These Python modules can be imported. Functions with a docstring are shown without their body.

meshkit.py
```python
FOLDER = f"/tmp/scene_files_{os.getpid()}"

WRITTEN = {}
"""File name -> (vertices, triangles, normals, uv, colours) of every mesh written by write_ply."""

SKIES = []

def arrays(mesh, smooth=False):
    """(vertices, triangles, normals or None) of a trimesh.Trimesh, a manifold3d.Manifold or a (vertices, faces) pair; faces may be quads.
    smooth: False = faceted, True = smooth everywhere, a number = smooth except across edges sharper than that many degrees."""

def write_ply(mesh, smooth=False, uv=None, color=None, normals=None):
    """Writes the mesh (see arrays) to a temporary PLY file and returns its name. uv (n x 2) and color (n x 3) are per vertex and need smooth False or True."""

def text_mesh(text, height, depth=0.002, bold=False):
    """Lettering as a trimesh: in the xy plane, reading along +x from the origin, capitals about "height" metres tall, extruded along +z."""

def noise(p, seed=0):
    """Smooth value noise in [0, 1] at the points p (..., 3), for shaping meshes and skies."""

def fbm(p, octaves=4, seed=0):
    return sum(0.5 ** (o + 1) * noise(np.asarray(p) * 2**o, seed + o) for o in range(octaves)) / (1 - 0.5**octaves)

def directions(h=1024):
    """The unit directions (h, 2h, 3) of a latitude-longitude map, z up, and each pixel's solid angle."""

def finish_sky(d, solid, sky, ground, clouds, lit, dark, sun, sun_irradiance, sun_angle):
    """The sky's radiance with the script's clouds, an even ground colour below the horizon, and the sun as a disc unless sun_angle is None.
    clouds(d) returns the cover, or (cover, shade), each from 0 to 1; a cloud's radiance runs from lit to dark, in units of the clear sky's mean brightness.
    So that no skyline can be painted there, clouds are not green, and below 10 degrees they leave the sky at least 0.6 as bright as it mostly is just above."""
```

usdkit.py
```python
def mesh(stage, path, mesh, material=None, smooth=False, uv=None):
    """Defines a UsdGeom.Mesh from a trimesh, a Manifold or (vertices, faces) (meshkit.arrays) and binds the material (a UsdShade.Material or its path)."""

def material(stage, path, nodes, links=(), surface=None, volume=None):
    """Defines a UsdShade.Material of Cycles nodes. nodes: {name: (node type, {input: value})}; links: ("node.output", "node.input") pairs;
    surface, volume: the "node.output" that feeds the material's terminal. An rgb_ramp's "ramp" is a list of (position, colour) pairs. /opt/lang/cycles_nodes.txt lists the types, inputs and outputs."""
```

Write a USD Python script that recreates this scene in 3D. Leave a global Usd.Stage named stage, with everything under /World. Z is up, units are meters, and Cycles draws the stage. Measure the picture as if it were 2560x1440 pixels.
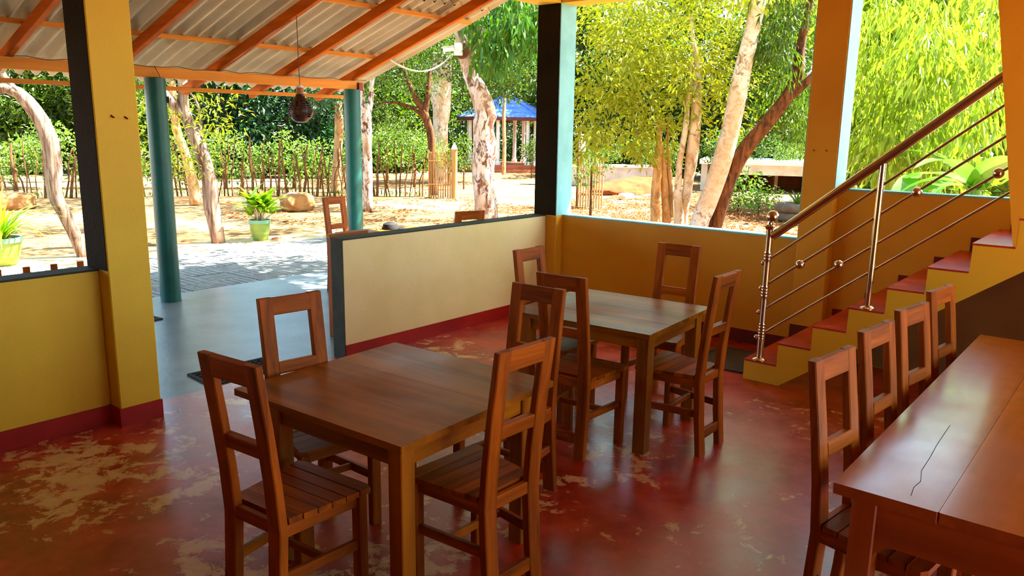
import math, random
import numpy as np
import trimesh
import usdkit, meshkit
from pxr import Usd, UsdGeom, UsdLux, UsdShade, Gf, Sdf, Vt

stage = Usd.Stage.CreateInMemory()
UsdGeom.SetStageUpAxis(stage, 'Z'); UsdGeom.SetStageMetersPerUnit(stage, 1.0)
stage.SetDefaultPrim(UsdGeom.Xform.Define(stage, '/World').GetPrim())
UsdGeom.Scope.Define(stage, '/World/Looks')
PI = math.pi

# ---------------------------------------------------------------- camera, sky, sun, exposure
EXPOSURE = 3.5
SUN_DIR = np.array([0.46, -0.34, 0.82])          # towards the sun
SUN_STRENGTH, SKY_STRENGTH = 19000.0, 2.7
cam = UsdGeom.Camera.Define(stage, '/World/camera')
_r, _u, _f = np.array([0.640759, -0.767612, 0.014136]), np.array([0.144688, 0.138819, 0.979691]), np.array([0.753985, 0.6257, -0.200014])
_p = (-1.3077, -4.743, 1.7899)
cam.AddTransformOp().Set(Gf.Matrix4d(*_r, 0, *_u, 0, *(-_f), 0, *_p, 1))
cam.CreateHorizontalApertureAttr(36.0); cam.CreateVerticalApertureAttr(20.25)
cam.CreateFocalLengthAttr(36.0 * 1952.67 / 2560)
cam.CreateClippingRangeAttr(Gf.Vec2f(0.05, 1000)); cam.CreateExposureAttr(EXPOSURE)
dome = UsdLux.DomeLight.Define(stage, '/World/sky'); dome.CreateIntensityAttr(1.0)
sky_look = usdkit.material(stage, '/World/Looks/sky', {
    'sky': ('sky_texture', {'sky_type': 'hosek_wilkie', 'sun_direction': tuple(SUN_DIR / np.linalg.norm(SUN_DIR)), 'turbidity': 4.0, 'ground_albedo': 0.35}),
    'w': ('mix', {'mix_type': 'multiply', 'fac': 1.0, 'color2': (1.0, .93, .80)}), 'b': ('background_shader', {'strength': SKY_STRENGTH})}, [('sky.color', 'w.color1'), ('w.color', 'b.color')], surface='b.background')
UsdShade.MaterialBindingAPI.Apply(dome.GetPrim()).Bind(sky_look)
sun = UsdLux.DistantLight.Define(stage, '/World/sun')
sun.CreateIntensityAttr(SUN_STRENGTH); sun.CreateAngleAttr(0.6); sun.CreateColorAttr(Gf.Vec3f(1.0, 0.965, 0.9))
_z = SUN_DIR / np.linalg.norm(SUN_DIR); _x = np.cross([0, 1, 0], _z); _x /= np.linalg.norm(_x); _y = np.cross(_z, _x)
sun.AddTransformOp().Set(Gf.Matrix4d(*_x, 0, *_y, 0, *_z, 0, 0, 0, 12, 1))

# ---------------------------------------------------------------- helpers
def lin(r, g, b):
    return tuple(((c / 255) / 12.92 if c / 255 < 0.04045 else ((c / 255 + 0.055) / 1.055) ** 2.4) for c in (r, g, b))
_used = {}
def numbered(parent, name):
    k = (parent, name); n = _used.get(k, 0); _used[k] = n + 1
    return name if n == 0 else f'{name}_{n:03d}'
def tag(p, label=None, cat=None, group=None, kind=None):
    p = p.GetPrim()
    for k, v in (('label', label), ('category', cat), ('group', group), ('kind', kind)):
        if v: p.SetCustomDataByKey(k, v)
    return p
def _path(parent): return '/World' if parent is None else str(parent.GetPath())
def thing(name, label, cat, loc=(0, 0, 0), rz=0.0, group=None, kind=None):
    x = UsdGeom.Xform.Define(stage, '/World/' + numbered('/World', name))
    x.AddTranslateOp().Set(Gf.Vec3d(*map(float, loc))); x.AddRotateZOp().Set(math.degrees(rz))
    return tag(x, label, cat, group, kind)
def build(name, mesh, mat, parent=None, smooth=False, label=None, cat=None, group=None, kind=None):
    pp = _path(parent)
    m = usdkit.mesh(stage, pp + '/' + numbered(pp, name), mesh.mesh() if isinstance(mesh, MB) else mesh, mat, smooth)
    return tag(m, label, cat, group, kind)
def struct(name, mesh, mat, label, cat, smooth=False):
    return build(name, mesh, mat, None, smooth, label, cat, kind='structure')
def dup(root, loc, rz, label=None, group=None, name=None):
    was = dict(root.GetCustomData())
    base = name or was.get('_n') or root.GetName().rstrip('0123456789').rstrip('_')
    r = thing(base, label or was.get('label'), was.get('category'), loc, rz, group or was.get('group'))
    r.GetReferences().AddInternalReference(root.GetPath()); r.SetInstanceable(True)
    return r
class MB:
    def __init__(s): s.v, s.f, s.n = [], [], 0
    def add(s, v, f):
        v = np.asarray(v, float); f = np.asarray(f, int)
        if f.shape[1] == 4: f = np.vstack([f[:, [0, 1, 2]], f[:, [0, 2, 3]]])
        s.v.append(v); s.f.append(f + s.n); s.n += len(v); return s
    def tm(s, m, M=None):
        v = np.asarray(m.vertices, float)
        if M is not None: v = v @ np.asarray(M)[:3, :3].T + np.asarray(M)[:3, 3]
        return s.add(v, m.faces)
    def mesh(s): return (np.vstack(s.v), np.vstack(s.f))
    # a straight bar with chamfered edges, w across, h the other way
    def bar(s, p0, p1, w, h, ref=(0, 0, 1), ch=0.004, w1=None, h1=None):
        p0, p1 = np.asarray(p0, float), np.asarray(p1, float); d = p1 - p0; d /= np.linalg.norm(d)
        ref = np.asarray(ref, float)
        if abs(d @ ref) > 0.95: ref = np.array([0, 1, 0.])
        u = np.cross(ref, d); u /= np.linalg.norm(u); q = np.cross(d, u)
        return s.loft([(p0, w, h), (p1, w1 or w, h1 or h)], u, q, ch)
    def loft(s, secs, u, q, ch=0.004):
        u, q = np.asarray(u, float), np.asarray(q, float); vs = []
        for p, w, h in secs:
            a, b = w / 2, h / 2; c = min(ch, a * .8, b * .8)
            for x, y in ((a - c, -b), (a, -b + c), (a, b - c), (a - c, b), (-a + c, b), (-a, b - c), (-a, -b + c), (-a + c, -b)):
                vs.append(np.asarray(p, float) + x * u + y * q)
        f = []
        for i in range(len(secs) - 1):
            for k in range(8):
                a, b = i * 8 + k, i * 8 + (k + 1) % 8
                f += [(a, b, b + 8), (a, b + 8, a + 8)]
        n = (len(secs) - 1) * 8
        for k in range(1, 7): f += [(0, k + 1, k), (n, n + k, n + k + 1)]
        f = np.array(f)
        if np.dot(np.cross(u, q), np.asarray(secs[-1][0], float) - np.asarray(secs[0][0], float)) < 0: f = f[:, ::-1]
        return s.add(vs, f)
    def box(s, x0, x1, y0, y1, z0, z1, ch=0.003):
        return s.loft([(((x0 + x1) / 2, (y0 + y1) / 2, z0), x1 - x0, y1 - y0), (((x0 + x1) / 2, (y0 + y1) / 2, z1), x1 - x0, y1 - y0)], (1, 0, 0), (0, 1, 0), ch)
    def tube(s, pts, r, n=8, cap=True):
        pts = np.asarray(pts, float); r = np.broadcast_to(np.asarray(r, float), (len(pts),))
        t = np.gradient(pts, axis=0); t /= np.linalg.norm(t, axis=1, keepdims=True)
        a = np.array([1, 0, 0]) if abs(t[0][0]) < .8 else np.array([0, 1, 0])
        vs = []
        for p, d, R in zip(pts, t, r):
            a = a - d * (a @ d); a /= np.linalg.norm(a); b = np.cross(d, a)
            th = np.arange(n) / n * 2 * PI
            vs.append(p + R * (np.cos(th)[:, None] * a + np.sin(th)[:, None] * b))
        m = len(pts); f = []
        for i in range(m - 1):
            for k in range(n):
                A, B = i * n + k, i * n + (k + 1) % n
                f += [(A, B, B + n), (A, B + n, A + n)]
        v = np.vstack(vs)
        if cap:
            v = np.vstack([v, pts[0], pts[-1]]); c0 = m * n
            for k in range(n): f += [(c0, (k + 1) % n, k), (c0 + 1, (m - 1) * n + k, (m - 1) * n + (k + 1) % n)]
        return s.add(v, f)
    def lathe(s, prof, c=(0, 0, 0), n=24):
        prof = np.asarray(prof, float); th = np.arange(n) / n * 2 * PI
        v = np.stack([prof[:, None, 0] * np.cos(th), prof[:, None, 0] * np.sin(th), np.broadcast_to(prof[:, None, 1], (len(prof), n))], -1).reshape(-1, 3) + np.asarray(c, float)
        f = []
        for i in range(len(prof) - 1):
            for k in range(n):
                A, B = i * n + k, i * n + (k + 1) % n
                f += [(A, B, B + n), (A, B + n, A + n)]
        return s.add(v, f)
    def ball(s, c, r, sub=2):
        m = trimesh.creation.icosphere(sub, r); return s.add(m.vertices + np.asarray(c, float), m.faces)
    def prism(s, poly, axis, a, b):
        # polygon in the two other axes, extruded along axis from a to b
        from shapely.geometry import Polygon
        m = trimesh.creation.extrude_polygon(Polygon(poly), b - a, engine='earcut'); v = np.asarray(m.vertices); f = np.asarray(m.faces)
        if axis == 'x': v = np.stack([v[:, 2] + a, v[:, 0], v[:, 1]], 1)
        elif axis == 'y': v = np.stack([v[:, 0], v[:, 2] + a, v[:, 1]], 1); f = f[:, ::-1]
        else: v = v + [0, 0, a]
        return s.add(v, f)
def bx(x0, x1, y0, y1, z0, z1, ch=0.003): return MB().box(x0, x1, y0, y1, z0, z1, ch)

# ---------------------------------------------------------------- materials
def mat(name, nodes, links, surface='p.BSDF'):
    return usdkit.material(stage, '/World/Looks/' + name, nodes, links, surface=surface)
def paint(name, col, col2=None, rough=.55, scale=3.0, bump=.15, bscale=60, var=.5, spec=.4, stretch=(1, 1, 1)):
    col2 = col2 or tuple(c * .82 for c in col)
    return mat(name, {
        't': ('texture_coordinate', {}), 'mp': ('mapping', {'scale': stretch}),
        'n': ('noise_texture', {'scale': scale, 'detail': 5.0, 'roughness': .6}),
        'r': ('rgb_ramp', {'ramp': [(.5 - var * .35, col2), (.5 + var * .25, col)]}),
        'b': ('noise_texture', {'scale': bscale, 'detail': 4.0}), 'bp': ('bump', {'strength': bump, 'distance': .01}),
        'p': ('principled_bsdf', {'roughness': rough, 'specular_ior_level': spec})},
        [('t.object', 'mp.vector'), ('mp.vector', 'n.vector'), ('n.fac', 'r.fac'), ('r.color', 'p.base_color'), ('t.object', 'b.vector'), ('b.fac', 'bp.height'), ('bp.normal', 'p.normal')])
def wood(name, axis, dark, light, rough=.38, coat=.15, scale=14.0, bump=.08, spec=.5):
    st = {'x': (.07, 1, 1), 'y': (1, .07, 1), 'z': (1, 1, .07)}[axis]
    return mat(name, {
        't': ('texture_coordinate', {}), 'o': ('object_info', {}), 'mp': ('mapping', {'scale': st}),
        'n': ('noise_texture', {'scale': scale, 'detail': 6.0, 'roughness': .65, 'distortion': .6, 'dimensions': '4D'}),
        'm': ('math', {'math_type': 'multiply', 'value2': 37.0}),
        'r': ('rgb_ramp', {'ramp': [(.28, dark), (.52, tuple((a + b) / 2 for a, b in zip(dark, light))), (.72, light)]}),
        'n2': ('noise_texture', {'scale': 2.2, 'detail': 3.0}), 'rr': ('rgb_ramp', {'ramp': [(.3, (rough - .1,) * 3), (.7, (rough + .14,) * 3)]}),
        'bp': ('bump', {'strength': bump, 'distance': .004}),
        'p': ('principled_bsdf', {'coat_weight': coat, 'coat_roughness': .16, 'specular_ior_level': spec, 'specular_tint': (1.0, .80, .55)})},
        [('t.object', 'mp.vector'), ('mp.vector', 'n.vector'), ('o.random', 'm.value1'), ('m.value', 'n.w'), ('n.fac', 'r.fac'), ('r.color', 'p.base_color'),
         ('t.object', 'n2.vector'), ('n2.fac', 'rr.fac'), ('rr.color', 'p.roughness'), ('n.fac', 'bp.height'), ('bp.normal', 'p.normal')])
def leaf_look(name, c1, c2, t1, trans=.45, rough=.4):
    return mat(name, {
        'g': ('geometry', {}), 'r': ('rgb_ramp', {'ramp': [(0, c1), (1, c2)]}), 'm': ('mix', {'mix_type': 'multiply', 'fac': 1.0, 'color2': t1}),
        'p': ('principled_bsdf', {'roughness': rough, 'specular_ior_level': .5}), 't': ('translucent_bsdf', {}), 'x': ('mix_closure', {'fac': trans})},
        [('g.random_per_island', 'r.fac'), ('r.color', 'p.base_color'), ('r.color', 'm.color1'), ('m.color', 't.color'), ('p.BSDF', 'x.closure1'), ('t.BSDF', 'x.closure2')], surface='x.closure')
def bark(name, base, crack, scale=9.0, stretch=.28, bump=.7, thr=(.38, .56), patch=None):
    nodes = {
        't': ('texture_coordinate', {}), 'mp': ('mapping', {'scale': (1, 1, stretch)}),
        'n': ('noise_texture', {'scale': scale, 'detail': 7.0, 'roughness': .68, 'distortion': .8}),
        'r': ('rgb_ramp', {'ramp': [(thr[0], crack), (thr[1], base), (.8, tuple(min(1, c * 1.15) for c in base))]}),
        'n2': ('noise_texture', {'scale': 1.6, 'detail': 4.0}), 'r2': ('rgb_ramp', {'ramp': [(.42, (0, 0, 0)), (.58, (1, 1, 1))]}),
        'mx': ('mix', {'color2': patch or crack}), 'mm': ('math', {'math_type': 'multiply', 'value2': .75 if patch else .25}),
        'bp': ('bump', {'strength': bump, 'distance': .03}), 'p': ('principled_bsdf', {'roughness': .85, 'specular_ior_level': .2})}
    return mat(name, nodes, [('t.object', 'mp.vector'), ('mp.vector', 'n.vector'), ('n.fac', 'r.fac'), ('t.object', 'n2.vector'), ('n2.fac', 'r2.fac'), ('r2.color', 'mm.value1'),
               ('mm.value', 'mx.fac'), ('r.color', 'mx.color1'), ('mx.color', 'p.base_color'), ('n.fac', 'bp.height'), ('bp.normal', 'p.normal')])
M = {}
M['yellow'] = paint('yellow_paint', lin(226, 188, 40), lin(216, 174, 28), .6, 1.2, .12, 40)
M['amber'] = paint('amber_tone', lin(216, 158, 22), lin(206, 144, 16), .6, 1.2, .12, 40)  # oranger tone than the yellow, for the right wall and its pillars
M['wallbrown'] = paint('dark_ochre_paint', lin(120, 70, 26), lin(104, 58, 20), .7, 1.2, .1, 40)
M['brown'] = paint('understair_shade_brown', lin(124, 76, 16), lin(106, 62, 12), .8, 2, .1, 40)  # flat brown carrying the shade under the stair
M['flank'] = paint('stair_paint', lin(220, 168, 24), lin(208, 154, 18), .6, 1.2, .12, 40)
M['sill'] = paint('grey_green_paint', lin(62, 68, 56), lin(48, 54, 44), .7, 4, .3, 50, .5, .2)
M['cream'] = paint('skylit_yellow_paint', lin(234, 212, 148), lin(224, 200, 126), .6, 1.4, .15, 40)  # the yellow wall paint paled, skylight put into the colour
M['teal'] = paint('teal_paint', lin(124, 192, 198), lin(106, 172, 180), .5, 4, .3, 50)
M['shaded_teal'] = paint('shaded_teal_paint', lin(34, 27, 6), lin(26, 20, 4), .85, 4, .3, 50, .5, .1)  # dark copy of the teal paint, shade put into the colour
M['column'] = paint('sea_green_paint', lin(18, 96, 88), lin(12, 78, 74), .4, 3, .15, 30)
M['skirt'] = paint('red_skirting_paint', lin(166, 24, 10), lin(140, 14, 6), .4, 3, .1, 40)
M['maroon'] = paint('maroon_paint', lin(110, 22, 12), lin(88, 14, 8), .45, 3, .1, 40)
M['ceiling'] = paint('ceiling_paint', lin(150, 112, 58), None, .7, 2, .1, 40)
M['sheet'] = paint('corrugated_sheet', lin(206, 198, 170), lin(160, 148, 118), .75, 2.2, .2, 50, .9, .3, (1, .35, 1))
M['rafter_y'] = wood('roof_timber_y', 'y', lin(146, 62, 4), lin(204, 108, 8), .65, 0, 10, .15, .12)
M['rafter_x'] = wood('roof_timber_x', 'x', lin(184, 108, 36), lin(220, 152, 70), .65, 0, 10, .15, .12)
for a in 'xyz':
    M['chair_' + a] = wood('chair_wood_' + a, a, lin(78, 29, 1), lin(186, 92, 8), .46, 0, 14, .08, .2)
    M['table_' + a] = wood('table_wood_' + a, a, lin(70, 32, 1), lin(176, 100, 8), .40, .08, 7, .08, .28)
    M['long_' + a] = wood('long_table_wood_' + a, a, lin(124, 48, 6), lin(170, 82, 18), .27, .45, 6)
M['steel'] = mat('stainless_steel', {'p': ('principled_bsdf', {'base_color': (.66, .57, .42), 'metallic': 1.0, 'roughness': .14})}, [])
M['black'] = mat('black_rubber', {'p': ('principled_bsdf', {'base_color': (.012, .012, .012), 'roughness': .75, 'specular_ior_level': .2})}, [])
M['white'] = mat('white_plastic', {'p': ('principled_bsdf', {'base_color': (.75, .77, .8), 'roughness': .35})}, [])
M['mat'] = paint('dark_doormat', (.035, .033, .028), (.015, .014, .012), .9, 60, .5, 120)
M['greymat'] = paint('grey_floor_mat', (.06, .055, .045), (.035, .03, .025), .85, 30, .5, 120)
# red cement floor worn through to the cement in patches
M['floor'] = mat('red_cement', {
    't': ('texture_coordinate', {}),
    'n': ('noise_texture', {'scale': 1.0, 'detail': 4.0, 'roughness': .6, 'distortion': .4}),
    'w': ('noise_texture', {'scale': 7.0, 'detail': 12.0, 'roughness': .72, 'distortion': .4}),
    'ad': ('math', {'math_type': 'multiply_add', 'value2': 1.2, 'value3': -.6}), 'sm': ('math', {'math_type': 'add'}),
    'sx': ('separate_xyz', {}), 'fx': ('math', {'math_type': 'multiply_add', 'value2': -.035, 'value3': .055}), 'cl': ('math', {'math_type': 'maximum', 'value2': -.10}), 's2': ('math', {'math_type': 'add'}),
    'r': ('rgb_ramp', {'ramp': [(.60, (0, 0, 0)), (.612, (.6, .6, .6)), (.70, (1, 1, 1))]}),
    'n3': ('noise_texture', {'scale': 2.5, 'detail': 8.0, 'roughness': .6}), 'rc': ('rgb_ramp', {'ramp': [(.3, lin(118, 24, 4)), (.55, lin(168, 44, 10)), (.78, lin(190, 76, 30))]}),
    'mx': ('mix', {'color2': lin(206, 164, 104)}), 'rr': ('rgb_ramp', {'ramp': [(.3, (.2,) * 3), (.7, (.40,) * 3)]}),
    'bp': ('bump', {'strength': .10, 'distance': .004}), 'p': ('principled_bsdf', {'specular_ior_level': .5, 'coat_weight': .22, 'coat_roughness': .3})},
    [('t.object', 'n.vector'), ('t.object', 'w.vector'), ('t.object', 'n3.vector'), ('w.fac', 'ad.value1'), ('n.fac', 'sm.value1'), ('ad.value', 'sm.value2'), ('t.object', 'sx.vector'), ('sx.x', 'fx.value1'), ('fx.value', 'cl.value1'), ('sm.value', 's2.value1'), ('cl.value', 's2.value2'), ('s2.value', 'r.fac'),
     ('n3.fac', 'rc.fac'), ('rc.color', 'mx.color1'), ('r.color', 'mx.fac'), ('mx.color', 'p.base_color'), ('n3.fac', 'rr.fac'), ('rr.color', 'p.roughness'), ('w.fac', 'bp.height'), ('bp.normal', 'p.normal')])
M['tread'] = mat('red_tread', {
    't': ('texture_coordinate', {}), 'n': ('noise_texture', {'scale': 5.0, 'detail': 7.0, 'roughness': .65}),
    'r': ('rgb_ramp', {'ramp': [(.3, lin(140, 24, 10)), (.62, lin(178, 54, 26)), (.75, lin(196, 120, 80))]}),
    'p': ('principled_bsdf', {'roughness': .3})}, [('t.object', 'n.vector'), ('n.fac', 'r.fac'), ('r.color', 'p.base_color')])
M['cement'] = paint('grey_cement', lin(122, 130, 132), lin(98, 106, 108), .3, 1.6, .12, 30)
M['paver'] = paint('paver_cement', lin(140, 138, 134), lin(112, 108, 102), .8, 8, .3, 60)
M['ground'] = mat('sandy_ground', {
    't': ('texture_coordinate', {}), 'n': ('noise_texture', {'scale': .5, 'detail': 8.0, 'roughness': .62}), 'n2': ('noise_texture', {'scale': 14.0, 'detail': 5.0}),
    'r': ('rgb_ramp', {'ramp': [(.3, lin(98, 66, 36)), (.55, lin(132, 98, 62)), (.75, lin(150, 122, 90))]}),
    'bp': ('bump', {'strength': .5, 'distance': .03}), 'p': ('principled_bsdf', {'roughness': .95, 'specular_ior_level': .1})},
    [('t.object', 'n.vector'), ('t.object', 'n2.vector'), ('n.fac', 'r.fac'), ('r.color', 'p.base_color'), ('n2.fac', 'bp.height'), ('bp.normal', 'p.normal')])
M['rock'] = paint('tan_rock', lin(166, 124, 76), lin(96, 58, 30), .9, 3, .8, 9, .8, .2)
M['stone'] = paint('pale_stone', lin(206, 190, 168), lin(160, 136, 106), .9, 5, .6, 12, .8, .2)
M['concrete'] = paint('pale_concrete', lin(206, 204, 200), lin(160, 150, 136), .85, 2, .4, 20, .8, .2)
M['dirt'] = paint('red_earth', lin(118, 62, 30), lin(72, 38, 18), .95, 3, .6, 12, .8, .1)
M['bamboo'] = paint('dry_bamboo', lin(176, 140, 84), lin(118, 84, 44), .7, 4, .3, 40, .9, .3, (1, 1, .2))
M['stick'] = paint('dark_stick', lin(112, 76, 42), lin(70, 44, 24), .85, 6, .4, 40, .9, .2)
M['bluetile'] = paint('blue_roof_sheet', lin(84, 132, 214), lin(52, 96, 180), .45, 3, .2, 30, .7, .5)
M['whitewash'] = paint('whitewash', lin(232, 232, 230), lin(205, 202, 198), .7, 3, .15, 30)
M['fascia'] = paint('dark_red_fascia', lin(96, 34, 30), None, .6)
M['pot'] = paint('green_pot', lin(122, 146, 62), lin(100, 128, 52), .45, 3, .1, 30)
M['potrim'] = paint('pot_rim', lin(104, 158, 128), None, .45, 3, .1, 30)
M['terracotta'] = paint('terracotta', lin(190, 104, 64), None, .8)
M['tyre'] = paint('old_tyre', lin(96, 86, 74), lin(66, 58, 48), .85, 5, .4, 40)
M['gourd'] = paint('dark_gourd', lin(66, 26, 10), lin(40, 14, 6), .35, 5, .2, 30)
M['lightwood'] = paint('neck_wood', lin(168, 104, 54), None, .6)
M['cable'] = mat('white_cable', {'p': ('principled_bsdf', {'base_color': (.42, .41, .37), 'roughness': .5})}, [])
M['wire'] = mat('brown_wire', {'p': ('principled_bsdf', {'base_color': (.1, .04, .02), 'roughness': .6})}, [])
M['bark_grey'] = bark('bark_grey', lin(158, 134, 116), lin(82, 54, 38), 16, .13, 1.0, (.38, .56))
M['bark_white'] = bark('bark_white', lin(196, 186, 178), lin(92, 54, 30), 10, .5, 1.0, (.45, .54), lin(170, 140, 112))
M['bark_pale'] = bark('bark_pale', lin(190, 180, 168), lin(126, 92, 62), 7, .7, .6, (.38, .5), lin(170, 138, 102))
M['bark_smooth'] = bark('bark_smooth', lin(192, 188, 186), lin(128, 100, 74), 9, 1.0, .5, (.40, .52), lin(176, 150, 122))
M['bark_brown'] = bark('bark_brown', lin(112, 68, 34), lin(44, 24, 12), 12, .25, 1.0, (.36, .6))
M['bark_tan'] = bark('bark_tan', lin(192, 152, 104), lin(128, 88, 48), 8, .4, .5, (.34, .56))
YG = lin(214, 236, 70)
M['leaf_lemon'] = leaf_look('leaf_lemon', lin(146, 156, 28), lin(232, 230, 112), (1.0, 1.0, .42), .5)
M['leaf_weep'] = leaf_look('leaf_weep', lin(118, 148, 36), lin(226, 230, 140), (.95, 1.0, .5), .5)
M['leaf_mango'] = leaf_look('leaf_mango', lin(62, 108, 20), lin(140, 180, 56), (.95, 1.0, .4), .5)
M['leaf_green'] = leaf_look('leaf_green', lin(66, 92, 14), lin(150, 162, 44), (.95, 1.0, .3), .45)
M['leaf_dark'] = leaf_look('leaf_dark', lin(22, 58, 22), lin(60, 100, 40), (.7, 1.0, .5), .3)
M['leaf_shrub'] = leaf_look('leaf_shrub', lin(92, 126, 40), lin(198, 212, 130), (1.0, 1.0, .55), .42)
M['leaf_pot'] = leaf_look('leaf_pot', lin(120, 160, 24), lin(196, 210, 60), (.95, 1.0, .4), .4)
M['leaf_banana'] = leaf_look('leaf_banana', lin(70, 130, 40), lin(120, 170, 70), (.8, 1.0, .45), .35, .3)
M['leaf_dry'] = leaf_look('leaf_dry', lin(150, 92, 44), lin(206, 156, 100), (.9, .8, .5), .15, .8)
M['stem'] = paint('pale_stem', lin(206, 188, 150), lin(150, 130, 90), .7, 8, .2, 40)

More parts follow.
